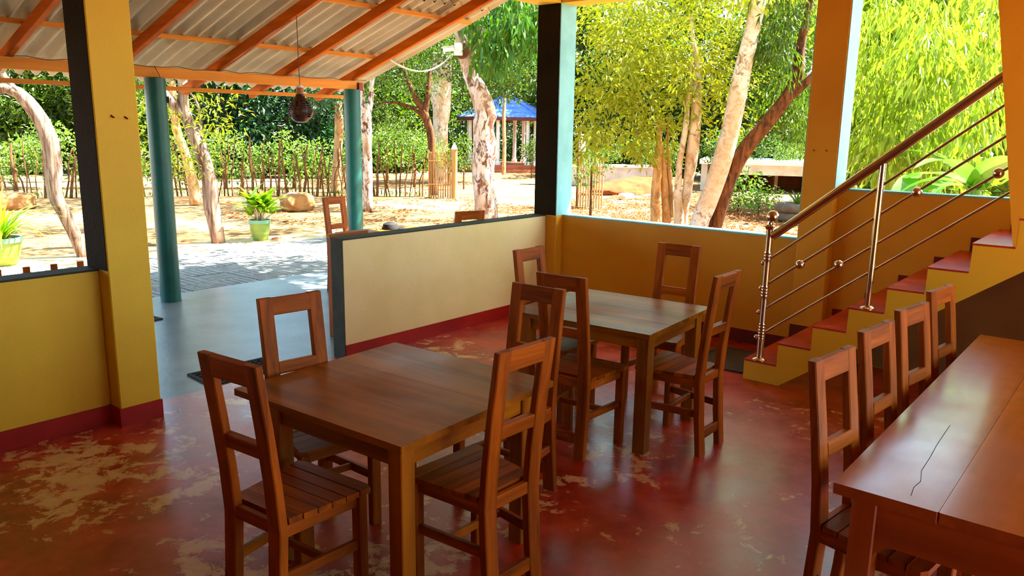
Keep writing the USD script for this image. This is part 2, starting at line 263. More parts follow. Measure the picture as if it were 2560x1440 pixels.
# measured world coordinates: trunks (x, y, z, radius) and leaf masses (x, y, z, half width, half height, half depth)
TRUNKS = {'curved': [[(3.11, 6.63, -0.07, 0.07), (3.03, 6.66, 0.27, 0.084), (2.95, 6.69, 0.53, 0.093), (2.88, 6.72, 0.73, 0.093), (2.85, 6.73, 0.93, 0.092), (2.87, 6.72, 1.12, 0.108), (2.88, 6.72, 1.31, 0.108), (2.86, 6.72, 1.54, 0.11), (2.8, 6.75, 1.78, 0.105), (2.69, 6.78, 2.0, 0.094), (2.57, 6.82, 2.16, 0.079), (2.44, 6.87, 2.21, 0.074), (2.27, 6.92, 2.17, 0.064), (2.11, 6.97, 2.28, 0.054), (2.0, 7.0, 2.55, 0.045)], [(2.54, 6.83, 2.18, 0.056), (2.48, 6.85, 2.3, 0.042), (2.43, 6.87, 2.4, 0.037), (2.42, 6.87, 2.62, 0.027)]], 'forked': [[(5.09, 6.57, -0.05, 0.11), (5.06, 6.59, 0.31, 0.109), (5.03, 6.61, 0.62, 0.114), (5.03, 6.61, 0.89, 0.118), (4.99, 6.63, 1.13, 0.111), (4.95, 6.65, 1.37, 0.102), (4.91, 6.68, 1.53, 0.101), (4.85, 6.71, 1.71, 0.096), (4.79, 6.74, 1.91, 0.085), (4.77, 6.75, 2.1, 0.075), (4.77, 6.75, 2.31, 0.07), (4.78, 6.74, 2.7, 0.059)], [(4.75, 6.76, 1.9, 0.07), (4.67, 6.8, 2.04, 0.075), (4.55, 6.86, 2.21, 0.069), (4.47, 6.9, 2.42, 0.059)], [(4.94, 6.66, 1.67, 0.025), (4.97, 6.64, 1.87, 0.022), (4.94, 6.66, 2.09, 0.018), (4.86, 6.7, 2.24, 0.014)]], 'back': [[(7.96, 12.53, -0.03, 0.147), (7.92, 12.55, 0.49, 0.12), (7.86, 12.58, 0.92, 0.107), (7.78, 12.62, 1.31, 0.091), (7.7, 12.66, 1.61, 0.091), (7.67, 12.68, 1.99, 0.083), (7.67, 12.68, 2.72, 0.067)]], 'stout': [[(12.67, 13.4, -0.13, 0.19), (12.68, 13.39, 0.44, 0.142), (12.72, 13.36, 1.0, 0.128), (12.75, 13.34, 1.44, 0.131), (12.77, 13.32, 1.92, 0.121), (12.77, 13.32, 2.46, 0.093)], [(12.74, 13.34, 0.02, 0.085), (12.84, 13.27, 0.33, 0.066), (12.93, 13.19, 0.78, 0.057), (13.01, 13.13, 1.56, 0.047)]], 'pale': [[(10.09, 8.93, -0.06, 0.117), (10.09, 8.93, 0.48, 0.104), (10.09, 8.93, 1.06, 0.103), (10.09, 8.93, 1.5, 0.11), (10.08, 8.94, 1.93, 0.124), (10.07, 8.95, 2.27, 0.116)], [(10.04, 8.97, 2.16, 0.066), (10.03, 8.98, 2.49, 0.051), (10.02, 8.99, 2.91, 0.04)], [(10.13, 8.9, 2.1, 0.066), (10.17, 8.86, 2.41, 0.058), (10.19, 8.84, 2.72, 0.046), (10.23, 8.81, 3.12, 0.04), (10.31, 8.74, 3.45, 0.035)]], 'brown': [[(13.84, 10.66, -0.03, 0.117), (13.82, 10.67, 0.56, 0.095), (13.81, 10.69, 1.1, 0.09), (13.78, 10.71, 1.63, 0.101), (13.71, 10.78, 1.98, 0.111), (13.66, 10.83, 2.19, 0.107), (13.51, 10.98, 2.54, 0.085), (13.38, 11.09, 2.91, 0.067), (13.26, 11.21, 3.35, 0.053), (13.18, 11.28, 3.76, 0.042)], [(13.67, 10.82, 2.12, 0.089), (13.71, 10.78, 2.47, 0.08), (13.74, 10.75, 2.85, 0.068), (13.78, 10.72, 3.3, 0.05)], [(13.64, 10.85, 2.05, 0.057), (13.56, 10.93, 2.17, 0.05), (13.35, 11.12, 2.34, 0.039), (13.04, 11.41, 2.43, 0.032), (12.69, 11.7, 2.35, 0.021)]], 'massive': [[(17.8, 14.33, -0.15, 0.28864999999999996), (17.8, 14.33, 0.03, 0.251), (17.8, 14.33, 1.6, 0.236), (17.81, 14.33, 2.26, 0.291), (17.81, 14.33, 2.91, 0.346), (17.82, 14.32, 3.56, 0.333), (17.83, 14.3, 4.2, 0.309)]], 'white': [[(8.85, 4.3, -0.15, 0.2576), (8.85, 4.3, 0.1, 0.224), (8.85, 4.3, 0.27, 0.215), (8.84, 4.31, 0.57, 0.197), (8.82, 4.33, 0.91, 0.191), (8.82, 4.34, 1.25, 0.197), (8.83, 4.32, 1.43, 0.208), (8.82, 4.34, 1.66, 0.182), (8.81, 4.34, 1.84, 0.182), (8.85, 4.3, 1.99, 0.187), (8.81, 4.34, 2.19, 0.169), (8.75, 4.41, 2.41, 0.142), (8.68, 4.49, 2.62, 0.126), (8.62, 4.55, 2.82, 0.112), (8.6, 4.57, 2.97, 0.111), (8.57, 4.6, 3.16, 0.102), (8.53, 4.65, 3.37, 0.094), (8.47, 4.71, 3.64, 0.083)], [(8.63, 4.54, 2.86, 0.067), (8.67, 4.5, 3.06, 0.061), (8.73, 4.43, 3.23, 0.053), (8.81, 4.34, 3.42, 0.044)]], 'leaning': [[(11.49, 1.64, -0.09, 0.168), (11.51, 1.59, 0.15, 0.155), (11.56, 1.49, 0.48, 0.166), (11.61, 1.38, 0.89, 0.169), (11.66, 1.28, 1.33, 0.164), (11.7, 1.2, 1.76, 0.159), (11.73, 1.13, 2.32, 0.154), (11.76, 1.06, 2.88, 0.144), (11.8, 0.98, 3.42, 0.129), (11.83, 0.9, 3.95, 0.122), (11.88, 0.79, 4.67, 0.11)]], 'darklean': [[(11.81, 1.44, -0.11, 0.143), (11.83, 1.4, 0.17, 0.123), (11.87, 1.31, 0.74, 0.141), (11.93, 1.17, 1.19, 0.14), (12.01, 0.98, 1.57, 0.131), (12.1, 0.77, 1.88, 0.123), (12.18, 0.57, 2.19, 0.115), (12.25, 0.39, 2.5, 0.106), (12.28, 0.31, 2.83, 0.099), (12.28, 0.31, 3.15, 0.073), (12.3, 0.27, 3.55, 0.063), (12.32, 0.22, 4.0, 0.055)], [(12.26, 0.37, 2.42, 0.088), (12.32, 0.2, 2.61, 0.078), (12.38, 0.04, 2.77, 0.067), (12.46, -0.19, 3.04, 0.055)]], 'twin': [[(11.63, 2.03, -0.05, 0.101), (11.62, 2.03, 0.16, 0.092), (11.6, 2.08, 0.71, 0.068), (11.6, 2.08, 1.16, 0.056), (11.62, 2.04, 1.6, 0.054), (11.63, 2.01, 1.9, 0.054), (11.64, 2.0, 2.33, 0.036), (11.65, 1.98, 2.67, 0.022), (11.65, 1.98, 2.96, 0.015)], [(11.75, 2.01, -0.06, 0.092), (11.75, 2.01, 0.31, 0.084), (11.77, 1.97, 0.86, 0.094), (11.79, 1.93, 1.46, 0.114), (11.8, 1.91, 2.04, 0.099), (11.8, 1.92, 2.62, 0.074), (11.79, 1.93, 2.97, 0.059), (11.75, 2.02, 3.33, 0.038), (11.72, 2.07, 3.76, 0.026)]], 'clump': [[(11.77, 2.6, -0.12, 0.104), (11.77, 2.61, 0.19, 0.095), (11.76, 2.62, 0.66, 0.091), (11.76, 2.61, 1.13, 0.078), (11.77, 2.61, 1.5, 0.059), (11.76, 2.63, 2.04, 0.034)], [(11.97, 2.45, -0.13, 0.095), (11.96, 2.47, 0.19, 0.089), (11.93, 2.52, 0.66, 0.079), (11.9, 2.57, 1.13, 0.063), (11.88, 2.62, 1.5, 0.047)], [(12.0, 2.39, 0.19, 0.06), (11.99, 2.42, 0.67, 0.05), (11.96, 2.48, 1.13, 0.039), (11.93, 2.52, 1.59, 0.023), (11.92, 2.53, 2.11, 0.014)]]}
BLOBS = {'curved': [(1.84, 7.05, 2.94, np.float64(0.97), np.float64(0.58), np.float64(0.97)), (3.11, 8.54, 3.01, np.float64(0.93), np.float64(0.41), np.float64(0.93))], 'forked': [(4.87, 6.7, 2.89, np.float64(0.89), np.float64(0.42), np.float64(0.89)), (4.65, 7.03, 1.84, np.float64(0.27), np.float64(0.36), 0.3), (5.16, 6.54, 1.91, np.float64(0.15), np.float64(0.18), 0.2), (4.72, 6.66, 1.14, np.float64(0.18), np.float64(0.36), 0.25)], 'back': [(7.65, 13.14, 3.11, np.float64(1.27), np.float64(0.81), np.float64(1.27)), (7.28, 14.42, 2.5, np.float64(1.13), np.float64(0.66), np.float64(1.13))], 'stout': [(12.82, 13.28, 3.15, np.float64(1.0), np.float64(0.78), np.float64(1.0)), (12.13, 13.3, 2.58, np.float64(0.65), np.float64(0.49), np.float64(0.65)), (12.72, 12.85, 2.28, np.float64(0.55), np.float64(0.44), np.float64(0.55))], 'pale': [(10.53, 8.81, 3.73, np.float64(0.78), np.float64(0.61), np.float64(0.78)), (10.45, 9.54, 3.25, np.float64(0.54), np.float64(0.54), np.float64(0.54))], 'brown': [(13.28, 11.19, 3.11, np.float64(1.06), np.float64(0.8), np.float64(1.06)), (13.87, 11.18, 3.98, np.float64(0.86), np.float64(0.64), np.float64(0.86)), (13.14, 11.85, 2.07, np.float64(0.65), np.float64(0.43), np.float64(0.65)), (13.79, 11.94, 1.65, np.float64(0.67), np.float64(0.39), np.float64(0.67))], 'massive': [(18.07, 14.06, 4.37, np.float64(1.85), np.float64(1.06), np.float64(1.85)), (18.98, 13.82, 2.99, np.float64(0.55), np.float64(0.68), np.float64(0.55)), (19.9, 13.54, 3.7, np.float64(1.52), np.float64(0.83), np.float64(1.52))], 'white': [(8.68, 3.88, 3.68, np.float64(0.71), np.float64(0.35), 0.9), (8.63, 3.33, 3.22, np.float64(0.38), np.float64(0.38), 0.6), (8.69, 3.88, 3.01, np.float64(0.39), np.float64(0.32), 0.6), (8.68, 4.49, 4.23, np.float64(0.98), np.float64(0.39), np.float64(0.98))], 'leaning': [(12.0, 1.01, 4.55, np.float64(1.47), np.float64(0.67), np.float64(1.47))], 'darklean': [(12.34, 0.44, 3.2, np.float64(0.51), np.float64(0.88), 0.8), (12.62, 0.26, 1.87, np.float64(0.35), np.float64(0.49), 0.6), (12.38, 0.88, 3.62, np.float64(0.48), np.float64(0.55), 0.8), (12.87, 0.73, 2.22, np.float64(0.57), np.float64(0.43), np.float64(0.57))], 'twin': [(11.72, 2.27, 3.44, np.float64(0.92), np.float64(0.85), np.float64(0.92)), (11.21, 2.58, 2.67, np.float64(0.85), np.float64(0.71), np.float64(0.85)), (12.04, 1.89, 2.27, np.float64(0.65), np.float64(0.72), np.float64(0.65)), (12.64, 2.01, 3.3, np.float64(0.89), np.float64(0.96), np.float64(0.89))], 'clump': [(10.91, 3.25, 3.22, np.float64(0.78), np.float64(0.86), np.float64(0.78)), (10.72, 3.17, 2.24, np.float64(0.64), np.float64(0.57), np.float64(0.64)), (11.41, 2.82, 1.9, np.float64(0.66), np.float64(0.44), np.float64(0.66)), (10.45, 3.22, 1.75, np.float64(0.35), np.float64(0.39), 0.5), (11.81, 3.51, 3.81, np.float64(1.05), np.float64(0.83), np.float64(1.05)), (11.74, 2.66, 1.55, np.float64(0.45), np.float64(0.3), 0.5)], 'weeping': [(9.79, -1.73, 3.02, np.float64(0.61), np.float64(0.56), np.float64(0.61)), (9.47, -2.56, 2.71, np.float64(0.62), np.float64(0.62), np.float64(0.62)), (9.83, -1.87, 2.02, np.float64(0.57), np.float64(0.57), np.float64(0.57)), (9.49, -2.64, 1.97, np.float64(0.58), np.float64(0.43), np.float64(0.58)), (10.53, -2.79, 2.88, np.float64(0.61), np.float64(0.81), np.float64(0.61)), (9.52, -1.87, 1.46, np.float64(0.36), np.float64(0.31), np.float64(0.36)), (10.87, -1.92, 2.53, np.float64(1.05), np.float64(1.22), np.float64(1.05)), (10.43, -2.23, 1.46, np.float64(0.48), np.float64(0.38), np.float64(0.48))], 'shrubs': [(6.71, 20.09, 0.86, np.float64(1.0), np.float64(0.62), np.float64(1.0)), (7.55, 19.81, 1.08, np.float64(0.8), np.float64(0.64), np.float64(0.8)), (8.26, 19.22, 0.87, np.float64(0.69), np.float64(0.55), np.float64(0.69)), (9.15, 18.19, 0.77, np.float64(0.92), np.float64(0.6), np.float64(0.92)), (10.39, 17.35, 0.72, np.float64(0.82), np.float64(0.56), np.float64(0.82)), (11.16, 16.69, 0.9, np.float64(0.77), np.float64(0.61), np.float64(0.77)), (11.91, 16.01, 0.68, np.float64(0.71), np.float64(0.52), np.float64(0.71)), (12.68, 15.49, 0.91, np.float64(0.78), np.float64(0.67), np.float64(0.78)), (13.33, 15.03, 0.68, np.float64(0.73), np.float64(0.53), np.float64(0.73)), (14.47, 14.52, 0.92, np.float64(0.68), np.float64(0.64), np.float64(0.68)), (15.01, 13.93, 1.17, np.float64(0.74), np.float64(0.59), np.float64(0.74)), (15.85, 13.58, 1.17, np.float64(0.82), np.float64(0.55), np.float64(0.82)), (16.97, 13.18, 0.73, np.float64(0.46), np.float64(0.31), np.float64(0.46))], 'far': [(9.4, 27.53, 2.12, np.float64(2.02), np.float64(1.73), np.float64(2.02)), (11.83, 28.77, 2.64, np.float64(2.04), np.float64(2.04), np.float64(2.04)), (12.5, 25.23, 2.19, np.float64(2.09), np.float64(1.79), np.float64(2.09)), (15.19, 26.12, 2.58, np.float64(1.94), np.float64(2.1), np.float64(1.94)), (14.33, 22.02, 1.8, np.float64(1.32), np.float64(1.46), np.float64(1.32)), (14.74, 20.61, 1.54, np.float64(1.15), np.float64(1.15), np.float64(1.15)), (17.39, 22.45, 2.46, np.float64(1.75), np.float64(2.06), np.float64(1.75)), (16.46, 19.43, 1.56, np.float64(1.02), np.float64(1.02), np.float64(1.02)), (19.77, 21.94, 2.85, np.float64(1.82), np.float64(2.32), np.float64(1.82)), (21.02, 20.89, 2.72, np.float64(1.84), np.float64(2.18), np.float64(1.84)), (23.64, 21.21, 3.15, np.float64(2.14), np.float64(2.67), np.float64(2.14)), (27.94, 22.55, 2.96, np.float64(2.39), np.float64(2.99), np.float64(2.39)), (33.69, 25.11, 4.05, np.float64(2.97), np.float64(3.43), np.float64(2.97)), (31.85, 21.04, 2.66, np.float64(2.31), np.float64(2.52), np.float64(2.31)), (28.37, 15.63, 2.91, np.float64(2.14), np.float64(2.5), np.float64(2.14)), (26.11, 11.76, 2.34, np.float64(1.9), np.float64(1.74), np.float64(1.9)), (28.77, 11.11, 3.05, np.float64(1.99), np.float64(2.48), np.float64(1.99)), (27.81, 8.53, 2.53, np.float64(1.7), np.float64(1.7), np.float64(1.7)), (30.34, 7.69, 3.22, np.float64(1.93), np.float64(2.25), np.float64(1.93)), (27.21, 4.58, 2.65, np.float64(1.53), np.float64(1.95), np.float64(1.53)), (19.93, 1.0, 2.13, np.float64(1.3), np.float64(1.9), np.float64(1.3)), (18.29, -0.75, 2.28, np.float64(1.14), np.float64(1.76), np.float64(1.14)), (20.47, -1.65, 2.33, np.float64(1.31), np.float64(1.87), np.float64(1.31))], 'low': [(21.06, 10.38, 0.98, np.float64(0.81), np.float64(0.3), np.float64(0.81)), (22.71, 9.65, 1.05, np.float64(0.98), np.float64(0.35), np.float64(0.98)), (21.44, 7.85, 0.99, np.float64(0.52), np.float64(0.45), np.float64(0.52)), (21.42, 5.67, 1.42, np.float64(0.85), np.float64(0.49), np.float64(0.85)), (23.83, 5.12, 1.29, np.float64(0.9), np.float64(0.45), np.float64(0.9)), (16.1, 2.87, 0.51, np.float64(0.33), np.float64(0.37), np.float64(0.33)), (15.91, 2.29, 0.28, np.float64(0.45), np.float64(0.25), np.float64(0.45)), (15.91, 3.3, 0.22, np.float64(0.23), np.float64(0.33), np.float64(0.23)), (16.16, 11.72, 1.01, np.float64(0.36), np.float64(0.48), np.float64(0.36)), (22.21, 13.89, 1.08, np.float64(0.45), np.float64(0.45), np.float64(0.45)), (11.95, 4.21, 1.03, np.float64(0.2), np.float64(0.36), np.float64(0.2))]}

# ---------------------------------------------------------------- the building
HA, TW, PR = 0.95, 0.144, -0.127          # low wall height, wall thickness, how far the pillars stand into the room
XB, XC, ST = 5.03, 4.922, 4.065           # right wall, its pillars' face, the stair's open side
struct('floor', bx(-3.2, XB + .14, -7.2, TW, -.12, 0, .001), M['floor'], 'worn red cement floor of the dining room', 'floor')
struct('porch_floor', bx(-3.2, 5.2, TW, 3.28, -.12, -.004, .001), M['cement'], 'smooth grey cement floor of the porch beyond the low walls', 'floor')
def low_wall(name, x0, x1, label, m, end=None):
    t = thing(name, label, 'wall', kind='structure')
    build('wall_body', bx(x0, x1, 0, TW, 0, HA - .012, .004), m, t)
    build('sill', bx(x0, x1, -.003, TW + .003, HA - .012, HA, .003), M['sill'], t, label='dark teal painted sill')
    if end: build('end_face', bx(x0 - .004, x0, 0, TW, 0, HA, .001), M['sill'], t, label='dark teal painted end face')
    return t
low_wall('wall_front_left', -3.2, .609, 'yellow low wall at the left with a dark teal sill', M['yellow'])
low_wall('wall_front', 2.387, XC, 'cream low wall ending at the doorway, skylight painted into its yellow, with dark teal sill', M['cream'], True)
struct('baseboard_front_left', bx(-3.2, .604, -.008, 0, 0, .114, .002), M['skirt'], 'red painted skirting of the left low wall', 'baseboard')
struct('baseboard_front', bx(2.387, XC, -.008, 0, 0, .114, .002), M['skirt'], 'red painted skirting of the cream low wall', 'baseboard')
t = thing('pillar', 'yellow square pillar with a dark reveal beside the doorway', 'pillar', kind='structure')
build('shaft', bx(.609, .854, PR, TW, 0, 2.955, .006), M['yellow'], t)
build('reveal', bx(.605, .609, PR + .004, TW, HA, 2.955, .001), M['shaded_teal'], t, label='teal painted side with shade put into its colour')
build('skirting', bx(.601, .862, PR - .008, TW, 0, .114, .002), M['skirt'], t, label='red painted foot')
m = MB()
for x, z in ((.70, 1.83), (.775, 1.825)): m.bar((x, PR - .001, z), (x + .012, PR - .012, z - .012), .008, .008, ch=.001)
build('anchor_stub', m, M['maroon'], t, label='two rusty anchor holes')
t = thing('pillar', 'teal corner pillar between the cream wall and the right wall', 'pillar', kind='structure')
build('shaft', bx(XC, XB + .15, PR, TW, HA, 2.955, .006), M['teal'], t)
build('foot', bx(XC, XB + .15, PR, TW, 0, HA, .006), M['amber'], t, label='yellow lower part')
build('reveal', bx(XC - .004, XC, PR + .004, TW, HA, 2.955, .001), M['shaded_teal'], t, label='teal side facing the left opening with shade put into its colour')
t = thing('pillar', 'orange yellow pillar with a pale teal reveal behind the stair', 'pillar', kind='structure')
build('shaft', bx(XC, XB + .14, -2.78, -2.531, 0, 2.955, .006), M['amber'], t)
build('reveal', bx(XC + .004, XB + .14, -2.784, -2.78, 1.367, 2.955, .001), M['teal'], t, label='teal painted side facing the stair opening')
build('reveal', bx(XC + .004, XB + .14, -2.531, -2.527, HA, 2.955, .001), M['teal'], t, label='teal painted side facing the garden opening')
m = MB()
for y in (-2.595, -2.69): m.bar((XC + .001, y, 1.66), (XC - .010, y - .01, 1.655), .008, .008, ch=.001)
build('anchor_stub', m, M['maroon'], t, label='two rusty anchor holes')
build('skirting', bx(XC - .006, XC, -2.78, -2.531, 0, .26, .002), M['maroon'], t, label='maroon painted foot')
t = thing('wall_right', 'orange yellow low wall under the garden opening with a pale blue sill', 'wall', kind='structure')
build('wall_body', bx(XB, XB + .14, -2.531, PR, 0, HA - .012, .003), M['amber'], t)
build('sill', bx(XB - .003, XB + .143, -2.531, PR, HA - .012, HA, .003), M['teal'], t, label='pale teal sill')
t = thing('wall_right', 'orange yellow wall beside the stair with a pale blue sill, higher than the next', 'wall', kind='structure')
build('wall_body', bx(XB, XB + .14, -7.2, -2.78, 0, 1.356, .003), M['amber'], t)
build('sill', bx(XB - .003, XB + .143, -7.2, -2.78, 1.356, 1.3676, .003), M['teal'], t, label='pale teal sill')
struct('baseboard_right', bx(XB - .008, XB, -2.531, PR, 0, .114, .002), M['maroon'], 'maroon painted skirting of the right wall before the stair', 'baseboard')
RISE = [.15, .314, .48, .649, .815, .978, 1.152, 1.32, 1.49, 1.66, 1.83, 2.0]
RUN = [-2.523, -2.765, -2.996, -3.22, -3.445, -3.665, -3.893, -4.115, -4.34, -4.565, -4.79, -5.015, -5.24]
m = MB()
for i, z in enumerate(RISE[:9]): m.box(XB - .012, XB, RUN[i + 1] + .02, RUN[i] - .06, z, z + .1, .002)
struct('baseboard_stair', m, M['maroon'], 'stepped maroon skirting painted on the wall above the stair treads', 'baseboard')
m = MB().box(-3.2, XB + .15, PR, TW, 2.955, 3.6, .004)
struct('beam_front', m, M['yellow'], 'yellow beam across the porch openings above the pillars', 'beam')
struct('beam_right', bx(XC, XB + .15, -7.2, PR, 2.955, 3.6, .004), M['yellow'], 'yellow beam above the right wall openings', 'beam')
struct('ceiling', bx(-3.2, XC, -7.2, PR, 3.3, 3.45, .002), M['ceiling'], 'cream ceiling of the dining room', 'ceiling')  # out of view; coloured dark to deepen the room's shade
struct('upper_floor', bx(-5, XB + .1, -7.2, TW, 3.6, 7.0, .01), M['yellow'], 'plain upper storey standing above the dining room', 'wall')
struct('balcony_slab', bx(-5, 6.5, -7.4, -.1, 3.45, 3.6, .01), M['concrete'], 'unseen concrete overhang added on the garden side to block the sun', 'roof')  # out-of-view slab added to keep direct sun out of the room
# the room's other two sides, unseen: left closed, back opened wide to steer the light
struct('wall_back', MB().box(-3.2, .2, -7.34, -7.2, 0, 3.6, .003).box(.2, XB + .14, -7.34, -7.2, 2.955, 3.6, .003), M['wallbrown'], 'ochre wall behind the viewer with a wide opening to the garden', 'wall')
struct('wall_stair', MB().prism([(-2.83, .012), (-5.2, .012), (-5.2, 1.74)], 'x', XB - .03, XB - .001), M['brown'], 'dark brown panel added under the stair with the shade put into its colour', 'wall')  # panel added over the yellow wall, painted as the shade there
struct('wall_stair', bx(ST + .002, XB - .002, -5.36, -5.242, 0, 1.78, .003), M['amber'], 'added wall closing the space under the stair to darken it', 'wall')  # hidden wall added to keep back light from under the stair
struct('wall_left', bx(-3.34, -3.2, -7.34, 3.6, 0, 3.4, .003), M['wallbrown'], 'plain ochre wall on the far left side of the room', 'wall')  # unseen; closed, dark and run past the porch to cut fill light

# the stair
t = thing('staircase', 'yellow concrete stair with red treads climbing along the right wall', 'stairs', kind='structure')
prof = [(RUN[0], 0)]
for i, z in enumerate(RISE): prof += [(RUN[i], z - .012), (RUN[i + 1], z - .012)]
prof += [(RUN[-1], 2.0), (-5.24, 1.80), (-2.79, 0)]
prof = [p for i, p in enumerate(prof) if i == 0 or p != prof[i - 1]]
build('flight', MB().prism(prof[:-3] + [(-5.24, 1.80), (-2.79, 0)], 'x', ST, XB), M['flank'], t)
for i, z in enumerate(RISE):
    build('tread', bx(ST - .002, XB, RUN[i + 1], RUN[i] + .004, z - .012, z, .003), M['tread'], t)
# leaning wall that rises from the stair's side
struct('wall_stair', MB().prism([(-4.105, 1.10), (-3.787, 2.955), (-6.2, 2.955), (-6.2, 2.75)], 'x', ST + .001, ST + .14), M['amber'], 'yellow wall with a slanting edge rising from the stair side', 'wall')

# stainless railing
t = thing('stair_railing', 'stainless steel stair railing with ball finials and four thin bars', 'railing', (0, 0, 0))
XR = 4.12
m = MB().lathe([(.0, 0), (.052, 0), (.052, .006), (.04, .016), (.027, .02), (.024, .05), (.026, .16)] + [q for k in range(5) for q in ((.024, .17 + k * .022), (.028, .176 + k * .022), (.028, .184 + k * .022), (.024, .19 + k * .022))] +
               [(.024, .45)] + [q for k in range(4) for q in ((.024, .47 + k * .022), (.028, .476 + k * .022), (.028, .484 + k * .022), (.024, .49 + k * .022))] + [(.024, .72)] +
               [q for k in range(3) for q in ((.024, .74 + k * .022), (.028, .746 + k * .022), (.028, .754 + k * .022), (.024, .76 + k * .022))] + [(.024, .96), (.03, .97), (.036, .985), (.03, .995), (.02, 1.0), (.018, 1.02)], (XR, -2.615, .15), 24)
build('newel_post', m, M['steel'], t, smooth=40)
build('finial_ball', MB().ball((XR, -2.63, 1.205), .044, 3), M['steel'], t, smooth=True)
build('post', MB().lathe([(.0, 0), (.05, 0), (.05, .006), (.035, .018), (.021, .022), (.021, .98)], (XR, -3.322, .649), 20), M['steel'], t, smooth=40)
build('handrail', MB().tube([(XR, -2.64, 1.068), (XR, -2.70, 1.115), (XR, -3.337, 1.637), (XR, -3.93, 2.13), (XR, -4.2, 2.354)], .03, 16), M['steel'], t, smooth=40)
for (ya, za), (yb, zb) in (((-2.600, .876), (-4.05, 2.044)), ((-2.597, .691), (-4.07, 1.858)), ((-2.594, .512), (-4.10, 1.672)), ((-2.59, .324), (-4.13, 1.536))):
    b = build('bar', MB().tube([(XR, ya, za), (XR, yb, zb)], .0085, 10), M['steel'], t, smooth=40)
    build('end_knob', MB().ball((XR - .002, ya + .012, za - .009), .017, 2), M['steel'], b, smooth=True)
for y, z in ((-2.851, .888), (-3.111, .918), (-3.539, 1.434), (-3.967, 1.572)):
    build('bar_ball', MB().ball((XR, y, z), .032, 3), M['steel'], t, smooth=True)

# ---------------------------------------------------------------- tables and chairs
def dining_table(name, label, loc, rz, sx, sy, H, lw, over_x, over_y, cx, planks, group=None):
    # origin at the near left corner of the top, x and y along its sides
    t = thing(name, label, 'table', loc, rz, group)
    edges = [0] + planks + [sx]
    for a, b in zip(edges[:-1], edges[1:]):
        build('plank', bx(a + .0008, b - .0008, 0, sy, H - .028, H, .003), M[cx + '_y'], t)
    X0, X1, Y0, Y1 = .006, sx - over_x, .006, sy - over_y
    for x, y in ((X0, Y0), (X1 - lw, Y0), (X0, Y1 - lw), (X1 - lw, Y1 - lw)):
        build('leg', bx(x, x + lw, y, y + lw, 0, H - .028, .004), M[cx + '_z'], t)
    az = H - .028
    for y in (Y0 + .012, Y1 - .034): build('apron', bx(X0 + lw, X1 - lw, y, y + .022, az - .065, az, .002), M[cx + '_x'], t)
    for x in (X0 + .012, X1 - .034): build('apron', bx(x, x + .022, Y0 + lw, Y1 - lw, az - .065, az, .002), M[cx + '_y'], t)
    return t
T1 = dining_table('dining_table', 'square brown wooden table nearest the viewer, between four chairs', (.411, -2.827, 0), math.radians(3.0), .95, .985, .70, .07, .15, .22, 'table', [.56], 'square dining tables')
T2 = dining_table('dining_table', 'square brown wooden table by the cream wall corner, its top shining', (2.337, -2.698, 0), math.radians(4.2), .88, .95, .70, .075, .13, .08, 'table', [.3, .6], 'square dining tables')
T3 = dining_table('porch_table', 'wooden table on the porch showing above the cream low wall', (3.66, .86, 0), 0, .90, .90, .72, .07, .05, .05, 'table', [.3, .6])
t = thing('long_table', 'long dark wooden table at the right with a cracked glossy top', 'table')
LX0, LX1, LY0, LY1, LH = 1.135, 3.62, -4.95, -4.057, .70
for a, b in ((LY0, -4.66), (-4.66, -4.36), (-4.36, LY1)):
    build('plank', bx(LX0, LX1, a + .0006, b - .0006, LH - .036, LH, .004), M['long_x'], t)
for x in (LX0 + .004, LX1 - .085):
    for y in (LY0 + .06, LY1 - .135): build('leg', bx(x, x + .075, y, y + .075, 0, LH - .036, .005), M['long_z'], t)
# end rails with rounded haunches, side rails
za = LH - .036
for x in (LX0 + .012, LX1 - .062):
    y0, y1 = LY0 + .135, LY1 - .135
    arc = [(y1 - .06 * (1 - math.sin(a)), za - .13 - .0 + .06 * (1 - math.cos(a)) - .06) for a in np.linspace(0, PI / 2, 6)]
    poly = [(y0, za), (y0, za - .19)] + [(y0 + .06 * (1 - math.cos(a)), za - .19 + .06 * math.sin(a)) for a in np.linspace(0, PI / 2, 6)][1:] + [(y1 - .06 * (1 - math.cos(a)), za - .19 + .06 * math.sin(a)) for a in np.linspace(PI / 2, 0, 6)] + [(y1, za)]
    build('end_rail', MB().prism(poly, 'x', x, x + .045), M['long_y'], t)
for y in (LY0 + .08, LY1 - .105): build('side_rail', bx(LX0 + .079, LX1 - .085, y, y + .03, za - .11, za, .003), M['long_x'], t)
crack = MB()
pts = [(1.20, -4.27), (1.27, -4.262), (1.33, -4.268), (1.42, -4.25), (1.56, -4.246), (1.7, -4.238), (1.95, -4.232)]
for a, b in zip(pts[:-1], pts[1:]): crack.bar((*a, LH + .0003), (*b, LH + .0003), .0018, .0006, ch=.0001)
build('crack', crack, M['black'], t, label='dark crack along the top')

